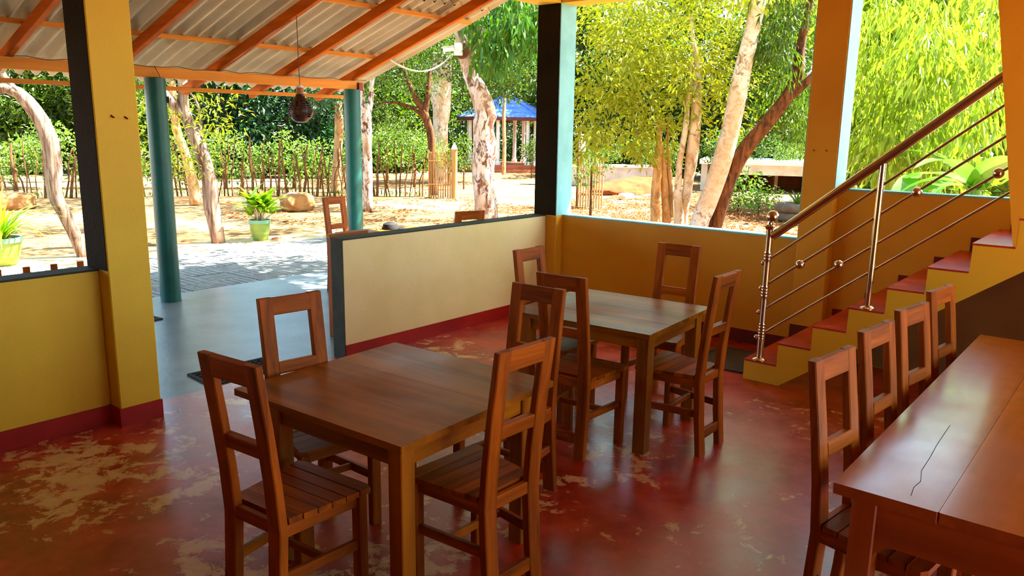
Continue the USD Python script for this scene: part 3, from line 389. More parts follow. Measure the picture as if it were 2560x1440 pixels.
def make_chair(label, loc, rz, group):
    t = thing('dining_chair', label, 'chair', loc, rz, group)
    W, pw = .155, .066
    for sx in (-1, 1):
        secs = []
        for z, y, d in ((0, -.030, .036), (.2, -.012, .037), (.42, 0, .038), (.6, -.012, .034), (.8, -.035, .032), (1.03, -.066, .030)):
            secs.append(((sx * (W - pw / 2), y + d / 2, z), pw, d))
        build('rear_leg', MB().loft(secs, (1, 0, 0), (0, 1, 0), .004), M['chair_z'], t)
    iw = W - pw
    def rail(name, z0, z1, y0, y1, d=.026, lean=0.):
        build(name, MB().bar((-iw - .004, (y0 + y1) / 2, (z0 + z1) / 2), (iw + .004, (y0 + y1) / 2, (z0 + z1) / 2), d, z1 - z0, (0, -lean, 1), .003), M['chair_x'], t)
    rail('top_rail', .950, 1.0295, -.061 + .0, -.0305 + .0, .0295, .135)
    rail('mid_rail', .684, .738, -.022, .011, .031, .115)
    rail('seat_rail', .402, .452, .004, .032)
    rail('stretcher', .082, .138, -.016, .014)
    # seat: lateral slats widening to the front
    n, y0, y1 = 6, .040, .395
    dy = (y1 - y0) / n
    for i in range(n):
        ya, yb = y0 + i * dy + .002, y0 + (i + 1) * dy - .002
        wa, wb = .150 + .055 * (ya - y0) / (y1 - y0), .150 + .055 * (yb - y0) / (y1 - y0)
        if i == 0: wa, wb = .152, .158
        poly = [(-wa, ya), (wa, ya), (wb, yb), (-wb, yb)]
        if i == n - 1: poly = [(-wa, ya), (wa, ya), (wb, yb - .01), (wb - .03, yb + .004), (.03 - wb, yb + .004), (-wb, yb - .01)]
        build('slat', MB().prism(poly, 'z', .440 - .004 * math.sin(PI * (i + .5) / n), .462 - .004 * math.sin(PI * (i + .5) / n)), M['chair_x'], t)
    for sx in (-1, 1):
        build('front_leg', MB().box(sx * .172 - .024, sx * .172 + .024, .335, .375, 0, .438, .004), M['chair_z'], t)
        build('side_rail', MB().bar((sx * .138, .036, .415), (sx * .168, .336, .415), .024, .045, ch=.003), M['chair_y'], t)
        build('side_stretcher', MB().bar((sx * .130, .020, .235), (sx * .168, .338, .235), .022, .040, ch=.003), M['chair_y'], t)
    build('front_rail', MB().bar((-.148, .352, .415), (.148, .352, .415), .022, .045, ch=.003), M['chair_x'], t)
    build('cross_stretcher', MB().bar((-.15, .20, .235), (.15, .20, .235), .020, .032, ch=.003), M['chair_x'], t)
    return t
G1, G2, G3 = 'chairs around the nearest square table', 'chairs around the corner square table', 'chairs along the long table'
CH = [
 ('brown wooden chair at the left side of the nearest square table', .058, -2.432, -1.477, G1),
 ('brown wooden chair at the doorway side of the nearest square table', .722, -1.78, PI - .12, G1),
 ('brown wooden chair at the stair side of the nearest square table, backing the viewer', .81, -3.006, -.034, G1),
 ('dark brown wooden chair at the far right side of the nearest square table', 1.64, -2.43, PI / 2 + .06, G1),
 ('dark brown wooden chair at the left side of the corner table, behind the nearest table', 2.056, -2.331, -1.489, G2),
 ('brown wooden chair between the corner table and the cream low wall', 2.634, -1.66, PI + .03, G2),
 ('dark brown wooden chair between the corner table and the right wall', 3.45, -2.241, PI / 2 + .077, G2),
 ('brown wooden chair at the stair side of the corner table', 2.686, -2.913, .006, G2),
 ('brown wooden chair at the long table, the one nearest the camera', 1.452, -3.97, PI - .13, G3),
 ('brown wooden chair at the long table, second from the near end', 1.99, -3.97, PI - .11, G3),
 ('brown wooden chair at the long table, third from the near end', 2.49, -3.985, PI - .16, G3),
 ('brown wooden chair at the long table, farthest along it under the stair', 3.06, -3.985, PI - .14, G3),
 ('wooden chair on the porch, its back beside the far green column', 4.03, 2.19, PI + .07, 'porch chairs'),
 ('wooden chair on the porch, only its orange top rail showing over the cream wall', 4.06, .27, -.3, 'porch chairs'),
]
c0 = None
for lab, x, y, rz, g in CH:
    if c0 is None: c0 = make_chair(lab, (x, y, 0), rz, g)
    else: dup(c0, (x, y, 0), rz, lab, g, 'dining_chair')

# slat-back benches on the porch
def slat_bench(label, loc, length, H, top, rz=0.):
    t = thing('slatted_bench', label, 'bench', loc, rz)
    for x in (0, length): build('rear_leg', bx(x - .025, x + .025, -.03, .03, 0, H if top else .6, .004), M['chair_z'], t)
    for x in (0, length): build('front_leg', bx(x - .025, x + .025, .40, .45, 0, .42, .004), M['chair_z'], t)
    for i in range(5): build('seat_slat', bx(-.03, length + .03, .0 + i * .092, .085 + i * .092, .42, .44, .003), M['chair_x'], t)
    if top: build('top_rail', bx(-.03, length + .03, -.025, .025, H, H + .03, .004), M['table_x'], t)
    n = int(length / (.09 if top else .163))
    s = .09 if top else .163
    build('back_rail', bx(.025, length - .025, -.012, .012, .55, .6, .003), M['chair_x'], t)
    for i in range(n if top else n + 1):
        x = .07 + i * s if top else i * s
        build('back_slat', bx(x - .02, x + .02, -.011, .011, .6, H, .003), M['chair_z'], t)
    return t
slat_bench('small slat-backed wooden chair on the porch just behind the end of the cream wall', (3.14, .66, 0), .36, .86, True, PI)
slat_bench('brown bench behind the left low wall, only its uprights showing', (-.29, .95, 0), 1.141, .86, False, -.06)

# hat left on the porch table, and floor mats
t = thing('cap', 'black cap lying on the porch table', 'cap', (4.24, 1.56, .72))
m = MB().lathe([(.0, .075), (.04, .072), (.075, .055), (.088, .02), (.09, 0.002)], n=16); build('crown', m, M['black'], t, smooth=40)
a = np.linspace(-1.1, 1.1, 9); poly = [(.088 * math.cos(q), .088 * math.sin(q)) for q in a] + [((.088 + .075 * math.cos(q * .9)) * math.cos(q), (.088 + .075 * math.cos(q * .9)) * math.sin(q)) for q in a[::-1]]
v = MB().prism(poly, 'z', .004, .009); build('brim', v, M['black'], t)
build('strap', MB().tube([(-.08, .02, .03), (-.12, .05, .045), (-.16, .04, .02), (-.17, .02, .004)], .005, 6), M['wire'], t)
def doormat(name, label, loc, rz, w, d, look):
    t = thing(name, label, 'mat', loc, rz)
    build('backing', bx(-w / 2, w / 2, -d / 2, d / 2, 0, .008, .002), look, t)
    build('border', MB().box(-w / 2, w / 2, -d / 2, -d / 2 + .025, .008, .013, .001).box(-w / 2, w / 2, d / 2 - .025, d / 2, .008, .013, .001).box(-w / 2, -w / 2 + .025, -d / 2 + .025, d / 2 - .025, .008, .013, .001).box(w / 2 - .025, w / 2, -d / 2 + .025, d / 2 - .025, .008, .013, .001), look, t)
    return t
t = doormat('doormat', 'black patterned doormat on the grey porch floor at the doorway', (1.66, .345, -.004), -.06, .60, .36, M['mat'])
m = MB()
for i in range(9):
    for j in range(5): m.lathe([(.024, 0), (.024, .006), (.014, .006), (.014, 0)], (-.24 + i * .06, -.12 + j * .06, .008), 8)
build('loop_pattern', m, M['black'], t, label='raised rubber rings')
doormat('doormat', 'thin dark mat on the porch floor behind the left pillar', (1.80, 2.42, -.004), .1, .5, .32, M['mat'])
doormat('doormat', 'grey floor mat at the foot of the stair', (4.45, -2.24, 0), .08, .62, .42, M['greymat'])

# ---------------------------------------------------------------- the porch: columns, roof, lamp
for lab, x in (('round sea-green porch column nearest the doorway, beside the yellow pillar', 2.505), ('round sea-green porch column at the far corner of the porch roof', 4.93)):
    t = thing('porch_column', lab, 'column', (x, 3.0, -.004), kind='structure')
    build('shaft', MB().lathe([(0, 0), (.103, 0), (.103, .01), (.1, .012), (.098, 2.228), (0, 2.228)], n=32), M['column'], t, smooth=40)
SL = .325                                              # slope of the porch roof
def rz_(y): return 2.33 + SL * (3.0 - y)               # underside of the rafters
t = thing('porch_roof', 'corrugated grey porch roof on orange timber rafters and purlins', 'roof', kind='structure')
bm = build('beam', MB().bar((-3.2, 3.0, 2.279), (3.24, 3.0, 2.279), .07, .10, ch=.004), M['rafter_x'], t)
bm = build('beam', MB().bar((3.24, 3.0, 2.277), (5.09, 3.0, 2.277), .07, .10, ch=.004), M['rafter_x'], t)
for i, (x, dx) in enumerate(((-2.55, 0), (-1.6, 0), (-.65, 0), (.3, 0), (1.26, 0), (2.22, -.01), (3.235, -.05), (4.02, .0), (4.93, .03))):
    y1 = 3.72
    d = np.array([0, 1, -SL]); d /= np.linalg.norm(d)
    up = np.array([0, SL, 1]) / math.hypot(1, SL)
    a = np.array([x, .146, rz_(.146)]) + up * .05; b = np.array([x + dx, y1, rz_(y1)]) + up * .05
    build('rafter', MB().loft([(a, .05, .10), (b - d * .02, .05, .10), (b + d * .02, .05, .075)], (1, 0, 0), up, .004), M['rafter_y'], t)
for y in (.45, 1.5, 2.6, 3.52):
    zz = rz_(y) + .105 + .022 if y < 3 else 2.155
    x1 = {1.5: 5.41, 2.6: 5.17}.get(y, 5.2)
    build('purlin', MB().bar((-3.3, y, zz), (x1, y, zz), .05, .042, ch=.003), M['rafter_x'], t)
def corr_sheet(x0, x1, y0, y1, dz):
    n = int(round((x1 - x0) / .146 * 8)); xs = np.linspace(x0, x1, n + 1)
    w = .030 * np.cos((xs + 3.3) / .146 * 2 * PI)
    base = .105 + .043 + .03 + dz
    V = []
    for y in (y0, y1):
        V.append(np.stack([xs, np.full_like(xs, y), rz_(y) + base + w], 1)); V.append(np.stack([xs, np.full_like(xs, y), rz_(y) + base + w + .007], 1))
    k = n + 1; f = []
    for i in range(n):
        a, b, c, d = i, k + i, 2 * k + i, 3 * k + i
        f += [(a, c, c + 1, a + 1), (b, b + 1, d + 1, d), (a, a + 1, b + 1, b), (c, d, d + 1, c + 1)]
    f += [(0, k, 3 * k, 2 * k), (n, 2 * k + n, 3 * k + n, k + n)]
    return MB().add(np.vstack(V), f)
for k in range(10):
    x0 = -3.3 + .876 * k
    build('roof_sheet', corr_sheet(x0, x0 + .876 + .06, 1.30, 3.80, .008 * (k % 2)), M['sheet'], t, smooth=50)
    build('roof_sheet', corr_sheet(x0, x0 + .876 + .06, .15, 1.52, .022 + .008 * (k % 2)), M['sheet'], t, smooth=50)
t = thing('pendant_lamp', 'dark carved gourd lamp hanging from a cord under the porch roof', 'lamp', (3.205, 1.62, 1.815))
prof = [(.02, .0), (.06, .012), (.095, .045), (.116, .095), (.112, .135), (.09, .18), (.06, .215), (.042, .245), (.038, .262)]
pr = np.array(prof); zz = np.linspace(0, 1, 40); s_ = np.linspace(0, 1, len(prof)); P_ = np.stack([np.interp(zz, s_, pr[:, 0]), np.interp(zz, s_, pr[:, 1])], 1)
# carved shell: openwork built from ribs, rings and leaf-shaped bars
m = MB()
for k in range(6):                                     # solid gores between the openwork slots
    th = np.linspace(k * PI / 3 + .2 - .30, k * PI / 3 + .2 + .30, 7); v, f = [], []
    for r, z in P_[::2]:
        for q, o in ((1.0, 0), (.94, 0)): v += [(r * q * math.cos(a), r * q * math.sin(a), z) for a in th]
    nr = len(P_[::2])
    for i in range(nr - 1):
        for j in range(6):
            A = i * 14 + j; f += [(A, A + 1, A + 15), (A, A + 15, A + 14), (A + 7, A + 22, A + 8), (A + 7, A + 21, A + 22)]
        for j in (0, 6):
            A = i * 14 + j; f += [(A, A + 14, A + 21), (A, A + 21, A + 7)]
    m.add(v, f)
m.lathe([(r, z) for r, z in P_ if z < .05] + [(r - .006, z) for r, z in P_[::-1] if z < .05], n=28)
m.lathe([(r, z) for r, z in P_ if z > .185] + [(r - .006, z) for r, z in P_[::-1] if z > .185], n=28)
build('gourd_shell', m, M['gourd'], t, smooth=40)
m = MB()
for k in range(6):
    for z in np.linspace(.06, .175, 7):
        R = np.interp(z, pr[:, 1], pr[:, 0])
        pts = [(R * math.cos(a), R * math.sin(a), z + .012 * math.cos((a - k * PI / 3 - .2) * 6)) for a in np.linspace(k * PI / 3 + .2, k * PI / 3 + .2 + PI / 3, 7)]
        m.tube(pts, .0035, 5, False)
build('carved_fretwork', m, M['gourd'], t)
build('inner_bulb', MB().lathe([(0, .05), (.03, .07), (.042, .10), (.035, .14), (.018, .17), (.016, .2)], n=16), M['lightwood'], t, smooth=40, label='tan bulb behind the openwork')
build('neck', MB().lathe([(0, .255), (.034, .258), (.036, .32), (.032, .325), (0, .325)], n=20), M['lightwood'], t, smooth=40)
build('lamp_cap', MB().lathe([(.036, .322), (.034, .332), (.02, .345), (.008, .35), (0, .35)], n=20), M['white'], t, smooth=40)
build('cord', MB().tube([(0, 0, .348), (.0, .005, .7), (-.005, .0, 1.0)], .004, 6), M['wire'], t)
# wiring along the timbers
m = MB()
rng = random.Random(4)
pts = [(1.2 + .17 * i, 2.955 - .01 * math.sin(i * 1.7), 2.333 + .012 * math.sin(i * 2.3)) for i in range(24)]
m.tube(pts, .004, 5)
build('beam_wire', m, M['wire'], None, label='thin dark wire stapled along the porch beam', cat='wire')
m = MB()
pts = [(3.19 - .03, y, rz_(y) - .004 - .03 * abs(math.sin(y * 3.1))) for y in np.linspace(1.65, 3.0, 16)]
m.tube(pts, .004, 5)
build('rafter_wire', m, M['wire'], None, label='dark wire looping under the rafter from the lamp to the beam', cat='wire')
t = thing('light_sensor', 'small black sensor hanging at the top of the nearest green column', 'sensor', (2.585, 2.945, 2.02))
build('housing', bx(-.018, .018, -.018, .018, -.03, .03, .004), M['black'], t); build('lead', MB().tube([(0, 0, .03), (-.01, 0, .12), (-.07, -.02, .24), (-.1, .0, .315)], .004, 6), M['wire'], t)
t = thing('junction_box', 'small dark red box on the end of the porch beam', 'box', (5.02, 2.958, 2.26))
build('box_body', bx(-.035, .035, -.02, .006, -.045, .045, .004), M['maroon'], t); build('box_lid', bx(-.03, .03, -.024, -.02, -.04, .04, .002), M['maroon'], t)

# ---------------------------------------------------------------- the yard
nx, ny = 90, 90
gx, gy = np.meshgrid(np.linspace(-12, 60, nx), np.linspace(-24, 62, ny), indexing='ij')
gz = -.07 + .10 * (meshkit.fbm(np.stack([gx * .35, gy * .35, gx * 0], -1), 4, 3) - .5)
inside = (gx < 7.2) & (gy < 5.9)
gz = np.where(inside, -.16, gz)
idx = np.arange(nx * ny).reshape(nx, ny)
q = np.stack([idx[:-1, :-1], idx[1:, :-1], idx[1:, 1:], idx[:-1, 1:]], -1).reshape(-1, 4)
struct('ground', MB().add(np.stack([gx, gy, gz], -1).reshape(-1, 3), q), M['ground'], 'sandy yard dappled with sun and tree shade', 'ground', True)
t = thing('path', 'path of square ribbed cement pavers at the porch edge', 'path', kind='structure')
rng = random.Random(11)
S = .43
for i in range(15):
    for j in range(6):
        x0, y0 = .35 + i * S, 3.285 + j * S
        m = MB(); z = -.02 + rng.uniform(-.004, .004)
        m.box(x0 + .003, x0 + S - .003, y0 + .003, y0 + S - .003, -.10, z - .020, .003)
        for k in range(5):
            a, b = k * S / 5 + .008, (k + 1) * S / 5 - .008
            if (i + j) % 2: m.box(x0 + a, x0 + b, y0 + .005, y0 + S - .005, z - .022, z, .004)
            else: m.box(x0 + .005, x0 + S - .005, y0 + a, y0 + b, z - .022, z, .004)
        build('paver', m, M['paver'], t)
th = np.linspace(0, PI / 2, 14)
edge = [(6.85, 3.2), (6.85, 5.2)] + [(5.75 + 1.1 * math.cos(a), 5.85 + .9 * math.sin(a)) for a in th] + [(3.6, 6.95), (.3, 7.2), (.3, 5.87), (6.81, 5.87), (6.81, 3.2)]
struct('path_edge', MB().prism(edge, 'z', -.15, -.03), paint('worn_cement', lin(196, 166, 122), lin(166, 132, 88), .9, 5, .4, 20), 'worn sandy cement margin around the ribbed pavers', 'path')

def rock(name, label, loc, size, look, seed, cat='rock'):
    m = trimesh.creation.icosphere(4, 1.0); v = np.array(m.vertices)
    v = np.sign(v) * np.abs(v) ** .55; v *= (.82 + .36 * meshkit.fbm(v * 1.3 + seed * 7.1, 4, seed))[:, None]
    v = v * size; v[:, 2] -= v[:, 2].min() + .04
    return build(name, MB().add(v + np.asarray(loc), m.faces), look, None, True, label, cat)
rock('boulder', 'tan squared boulder beyond the potted plant, before the stick fence', (9.0, 10.05, -.07), (.36, .25, .22), M['rock'], 3)
rock('boulder', 'long low brown boulder at the far left under the curved trunk', (4.55, 14.35, -.07), (.62, .45, .20), M['rock'], 8)
rock('boulder', 'small dark boulder half hidden behind the leafy potted plant', (8.35, 10.5, -.08), (.25, .22, .18), M['rock'], 5)
rock('brick_chunk', 'small broken brick lying by the green pot', (5.93, 6.28, -.05), (.06, .05, .045), M['terracotta'], 6, 'brick')
# heaps of stones near the right gate panel
STN = [(18.2, 6.2), (18.9, 5.7), (17.2, 6.6), (19.3, 5.2)]
for k, (x, y) in enumerate(STN):
    rock('garden_stone', ('flat pale stone', 'smallest pale stone', 'pale stone nearest the bamboo gate', 'pale stone farthest right')[k] + ' of the sunny heap beyond the right bamboo gate', (x, y, -.06), (.16 + .05 * (k % 3), .14, .1 + .04 * (k % 2)), M['stone'], 20 + k).SetCustomDataByKey('group', 'stone heap in the garden')
for k, (x, y, z) in enumerate(((9.35, 10.25, .02), (9.25, 10.4, .02), (9.5, 10.4, .0))):
    rock('white_pebble', ('leftmost', 'middle', 'rightmost')[k] + ' of three small white stones on the boulder', (8.85 + .09 * k, 10.08 + .04 * (k % 2), .30), (.05, .045, .04), M['whitewash'], 40 + k).SetCustomDataByKey('group', 'white stones on the boulder')
struct('earth_bank', MB().add(*(lambda m: (np.array(m.vertices) * [3.0, .9, .46] * (.85 + .3 * meshkit.fbm(np.array(m.vertices) * 2.5, 4, 2))[:, None] + [20.6, 8.1, -.1], m.faces))(trimesh.creation.icosphere(4, 1.0))), M['dirt'], 'bank of red earth beyond the right bamboo gate', 'earth bank', True)

# stick fence
t = thing('stick_fence', 'rustic fence of thin crooked sticks along the far side of the yard', 'fence')
rng = random.Random(5)
line = [(-1.5, 22.5), (5.8, 16.8), (10.1, 13.8), (12.95, 11.4), (13.7, 10.5)]
def along(line, step):
    out = []
    for a, b in zip(line[:-1], line[1:]):
        a, b = np.array(a), np.array(b); n = max(1, int(np.linalg.norm(b - a) / step))
        out += [a + (b - a) * k / n for k in range(n)]
    return out
for p in along(line, .12):
    h = rng.uniform(.85, 1.5); lx, ly = rng.uniform(-.28, .28), rng.uniform(-.12, .12); r = rng.choice((.014, .018, .022, .024, .04))
    w = [rng.uniform(-.06, .06) for _ in range(4)]
    x, y = p[0] + rng.uniform(-.05, .05), p[1] + rng.uniform(-.08, .08)
    build('stick', MB().tube([(x, y, -.12), (x + lx * .33 + w[0], y + ly * .3, h * .33), (x + lx * .66 + w[1], y + ly * .7 + w[2], h * .66), (x + lx, y + ly, h)], [r, r * .9, r * .8, r * .6], 5), M['stick'], t)
for z in (.35, .7): build('wire', MB().tube([(a[0], a[1], z + .02 * math.sin(i)) for i, a in enumerate(along(line, .8))], .006, 4), M['stick'], t)
def gate(label, a, b, h, post):
    t = thing('bamboo_gate', label, 'gate')
    a, b = np.array(a), np.array(b); d = (b - a) / np.linalg.norm(b - a); n = int(np.linalg.norm(b - a) / .062); rng = random.Random(7)
    for k in range(n + 1):
        p = a + (b - a) * k / n; hh = h + rng.uniform(-.07, .07)
        build('slat', MB().tube([(*p, -.06 + rng.uniform(-.03, .03)), (*(p + d * rng.uniform(-.015, .015)), hh)], .019, 6), M['bamboo'], t)
    nrm = np.array([-d[1], d[0]]) * .03
    for z in (.3, h - .3): build('cross_bar', MB().tube([(*(a + nrm), z), (*(b + nrm), z)], .016, 6), M['bamboo'], t)
    return t
gate('bamboo slat gate panel standing beside the white-capped post', (13.35, 10.35), (13.72, 9.92), 1.22, True)
t = thing('gate_post', 'bamboo-clad post with a white pointed cap at the fence gate', 'post', (13.80, 9.84, -.07))
build('post', MB().lathe([(0, 0), (.085, 0), (.08, 1.3), (0, 1.3)], n=10), M['bamboo'], t, smooth=40)
build('cap', MB().lathe([(0, 1.30), (.115, 1.30), (.115, 1.325), (.02, 1.47), (0, 1.48)], n=4), M['whitewash'], t, label='white pyramid cap')
gate('bamboo slat gate panel seen just right of the teal corner pillar', (14.2, 6.1), (14.35, 5.52), 1.18, False)
t = thing('gate_post', 'dark wooden post behind the right bamboo gate, with a pale meter box', 'post', (14.3, 6.18, -.07))
build('post', MB().lathe([(0, 0), (.05, 0), (.045, 1.9), (0, 1.9)], n=10), M['stick'], t, smooth=40)
build('meter_box', bx(-.1, .1, -.12, -.05, 1.35, 1.75, .006), M['concrete'], t, label='pale box fixed to the post')

# gazebo
GC = np.array([26.05, 18.4]); t = thing('gazebo', 'small gazebo with a blue hipped roof and white columns on a red plinth', 'gazebo', (*GC, -.1), .35)
hexp = lambda R, k, o=0: (R * math.cos(k * PI / 3 + o), R * math.sin(k * PI / 3 + o))
build('plinth', MB().lathe([(0, 0), (2.35, 0), (2.35, .16), (1.95, .16), (1.95, .34), (0, .34)], n=30), M['terracotta'], t)
for k in range(6):
    a, b = hexp(2.25, k), hexp(2.25, k + 1)
    E0, E1, A = np.array([*a, 2.36]), np.array([*b, 2.36]), np.array([0, 0, 3.36]); m = MB()
    nn = 5
    for i in range(nn):   # overlapping strips of roofing
        f0, f1 = i / nn, (i + 1) / nn
        l0, l1, u0, u1 = E0 + (A - E0) * f0, E1 + (A - E1) * f0, E0 + (A - E0) * f1, E1 + (A - E1) * f1
        z = np.array([0, 0, .03]); m.add([l0 + z, l1 + z, u1, u0, l0, l1], [(0, 1, 2), (0, 2, 3), (0, 4, 5), (0, 5, 1)])
    rp = build('roof_panel', m, M['bluetile'], t)
    build('ridge_cap', MB().tube([E0 + [0, 0, .03], A + [0, 0, .03]], .035, 6), M['bluetile'], t)
    build('fascia', MB().bar(E0 - [0, 0, .07], E1 - [0, 0, .07], .05, .14, ch=.004), M['fascia'], t)
    for o in (-.13, .13):
        x, y = hexp(1.7, k, o)
        build('column', MB().lathe([(0, .34), (.13, .34), (.13, .46), (.085, .5), (.08, 2.2), (.11, 2.26), (0, 2.26)], (x, y, 0), 14), M['whitewash'], t, smooth=40)
build('ceiling_panel', MB().lathe([(0, 2.27), (2.1, 2.27), (2.1, 2.29), (0, 2.29)], n=6), M['concrete'], t)
t = thing('pole', 'thin pale wooden pole standing in front of the gazebo', 'pole', (23.0, 15.95, -.1))
build('shaft', MB().tube([(0, 0, 0), (.02, .0, 1.2), (-.02, .02, 2.4), (.03, 0, 3.45)], [.085, .075, .07, .05], 8), M['bark_tan'], t, smooth=40)
build('stub', MB().tube([(0, 0, 2.0), (.12, .05, 2.3)], .03, 6), M['bark_tan'], t)
t = thing('garden_statue', 'small white garden figure on a terracotta pot beside the gazebo', 'statue', (27.4, 17.2, -.08))
build('pot', MB().lathe([(0, 0), (.16, 0), (.24, .34), (.26, .36), (.26, .4), (0, .4)], n=16), M['terracotta'], t, smooth=40)
build('figure', MB().lathe([(0, .4), (.14, .4), (.12, .5), (.15, .66), (.13, .82), (.07, .92), (.1, 1.02), (.1, 1.1), (.05, 1.18), (0, 1.19)], n=14), M['whitewash'], t, smooth=60)
# low concrete shed roof at the right
t = thing('concrete_shed', 'low concrete shed with a flat white roof, right of the leaning trunks', 'shed', (22.6, 5.2, -.08), -1.18)
build('roof_slab', bx(-1.75, 2.6, -.2, 2.6, .86, 1.0, .01), M['whitewash'], t)
build('lintel', bx(-1.3, 2.6, -.12, .0, .55, .86, .01), M['concrete'], t, label='stained pale front beam')
build('back_wall', bx(-1.7, 2.6, 2.3, 2.5, 0, .86, .01), M['dirt'], t); build('side_wall', bx(-1.7, -1.5, .0, 2.3, 0, .86, .01), M['concrete'], t)
build('prop', bx(.55, .65, -.1, 0, 0, .55, .005), M['stick'], t); build('side_wall', bx(2.45, 2.6, 0, 2.3, 0, .86, .01), M['concrete'], t)
t = thing('low_wall', 'low weathered concrete kerb wall seen between the pale trunks', 'wall', (21.3, 10.2, -.08), -.95)
build('wall_body', bx(-2.2, 2.2, 0, .25, 0, .62, .01), M['concrete'], t); build('coping', bx(-2.25, 2.25, -.04, .29, .62, .72, .01), M['whitewash'], t)
t = thing('garden_bench', 'white cement garden seat in the sun beyond the right bamboo gate', 'bench', (17.0, 4.9, -.07), .4)
build('seat', bx(-.38, .38, -.17, .17, .34, .42, .01), M['whitewash'], t)
for x in (-.26, .26): build('leg', bx(x - .06, x + .06, -.13, .13, 0, .34, .01), M['concrete'], t)
t = thing('tyre_planter', 'two stacked grey tyres used as a planter behind the railing post', 'planter', (15.3, 1.22, -.07))
for k in range(2):
    a = np.linspace(0, 2 * PI, 13)[:-1]; build('tyre', MB().lathe([(.2 + .11 * (1 + math.cos(q)), .11 + .1 * math.sin(q)) for q in np.linspace(PI, 3 * PI, 13)], (0, .03 * k, .19 * k), 28), M['tyre'], t, smooth=50)
build('soil', MB().lathe([(0, .33), (.26, .33), (.26, .1), (0, .1)], n=20), M['dirt'], t)
def blade(L, W, bend, yaw, rise, seg=6, fold=.25, base=(0, 0, 0), pinch=.25):
    # an arching leaf: rises at angle rise, bends down along its length
    vs, f = [], []; p = np.array(base, float); a = rise
    cy, sy = math.cos(yaw), math.sin(yaw)
    for i in range(seg + 1):
        s = i / seg; w = W * (math.sin(PI * min(1, s * (1 - pinch) + pinch)) ** .8 if s < 1 else 0.02) / 2
        side = np.array([-sy, cy, 0]); nrm = np.array([-math.sin(a) * cy, -math.sin(a) * sy, math.cos(a)])
        vs += [p - side * w + nrm * w * fold, p, p + side * w + nrm * w * fold]
        p = p + np.array([math.cos(a) * cy, math.cos(a) * sy, math.sin(a)]) * L / seg; a -= bend / seg
    for i in range(seg):
        for k in (0, 1):
            A = i * 3 + k; f += [(A, A + 1, A + 4), (A, A + 4, A + 3)]
    return np.array(vs), np.array(f)
for k in range(9):
    v, f = blade(.55, .05, .9, k * .7, 1.1, base=(0, 0, .3)); build('leaf', MB().add(v, f), M['leaf_green'], t, True)
def potted(name, label, loc, R, H, kind, seed):
    t = thing(name, label, 'plant', loc); rng = random.Random(seed)
    build('pot', MB().lathe([(0, 0), (R * .62, 0), (R * .72, H * .08), (R * .92, H * .55), (R * .97, H * .84), (R * .9, H * .84), (R * .85, H * .3), (0, H * .3)], n=28), M['pot'], t, smooth=40)
    build('pot_rim', MB().lathe([(R * .9, H * .82), (R * 1.06, H * .84), (R * 1.06, H), (R * .92, H), (R * .9, H * .82)], n=28), M['potrim'], t, smooth=40)
    build('soil', MB().lathe([(0, H * .9), (R * .92, H * .9), (R * .92, H * .8), (0, H * .8)], n=20), M['dirt'], t)
    if kind == 'broad':
        for k in range(14):
            a = rng.uniform(0, 2 * PI); l = rng.uniform(.04, .22); hh = rng.uniform(.10, .36)
            top = np.array([math.cos(a) * l, math.sin(a) * l, H * .9 + hh])
            build('stem', MB().tube([(math.cos(a) * .05, math.sin(a) * .05, H * .85), top * [.6, .6, 1] - [0, 0, hh * .4], top], [.012, .010, .008], 6), M['stem'], t)
            for j in range(5):
                v, f = blade(rng.uniform(.30, .46), rng.uniform(.08, .115), rng.uniform(.5, 1.4), a + j * 1.25 + rng.uniform(-.3, .3), rng.uniform(.4, 1.35), base=top); build('leaf', MB().add(v, f), M['leaf_pot'], t, True)
    else:
        for k in range(70):
            a = rng.uniform(0, 2 * PI); v, f = blade(rng.uniform(.5, .95), rng.uniform(.03, .045), rng.uniform(.9, 2.4), a, rng.uniform(.7, 1.5), 8, base=(.04 * math.cos(a), .04 * math.sin(a), H * .88), pinch=.35); build('leaf', MB().add(v, f), M['leaf_pot'], t, True)
    return t
potted('potted_plant', 'broad-leaved yellow green plant in a green pot at the corner of the pavers', (5.71, 6.37, -.03), .165, .33, 'broad', 2)
potted('potted_plant', 'spiky long-leaved plant in a green pot at the far left', (2.15, 6.65, -.03), .22, .36, 'spiky', 9)
# security camera and cable on the white-barked trunk
t = thing('security_camera', 'white security camera with its junction box on the white-barked trunk', 'camera', (8.40, 4.60, 3.06), 0)
right = np.array([.64, -.768, 0]); back = np.array([-.77, -.64, 0])
def wp(a, b, c): return right * a + back * b + np.array([0, 0, c])
build('backplate', MB().lathe([(0, -.05), (.10, -.05), (.10, .0), (0, .0)], n=20).mesh() if False else MB().tube([wp(.10, -.06, -.02), wp(.10, -.02, -.02)], .13, 16), M['stick'], t, label='round dark wooden mounting board')
build('junction_box', MB().bar(wp(.05, .02, -.10), wp(.05, .02, .10), .14, .05, ref=tuple(back), ch=.012), M['white'], t)
build('camera_body', MB().tube([wp(-.20, .07, -.025), wp(-.02, .07, .0)], .034, 14), M['white'], t, smooth=40)
build('sun_hood', MB().bar(wp(-.22, .07, .018), wp(-.02, .07, .042), .085, .010, ch=.003), M['white'], t)
build('lens', MB().tube([wp(-.206, .07, -.026), wp(-.201, .07, -.025)], .028, 14), M['black'], t)
build('bracket', MB().tube([wp(-.02, .07, 0), wp(.02, .05, -.01), wp(.05, .03, -.02)], .014, 8), M['white'], t)
e0, e1 = np.array([5.17, 2.58, 2.58]), np.array([8.36, 4.62, 3.0])
build('camera_cable', MB().tube([e0 + (e1 - e0) * s - np.array([0, 0, .42 * 4 * s * (1 - s) * .5]) for s in np.linspace(0, 1, 20)], .012, 6), M['cable'], None, True, 'white cable sagging from the porch roof to the camera trunk', 'cable')

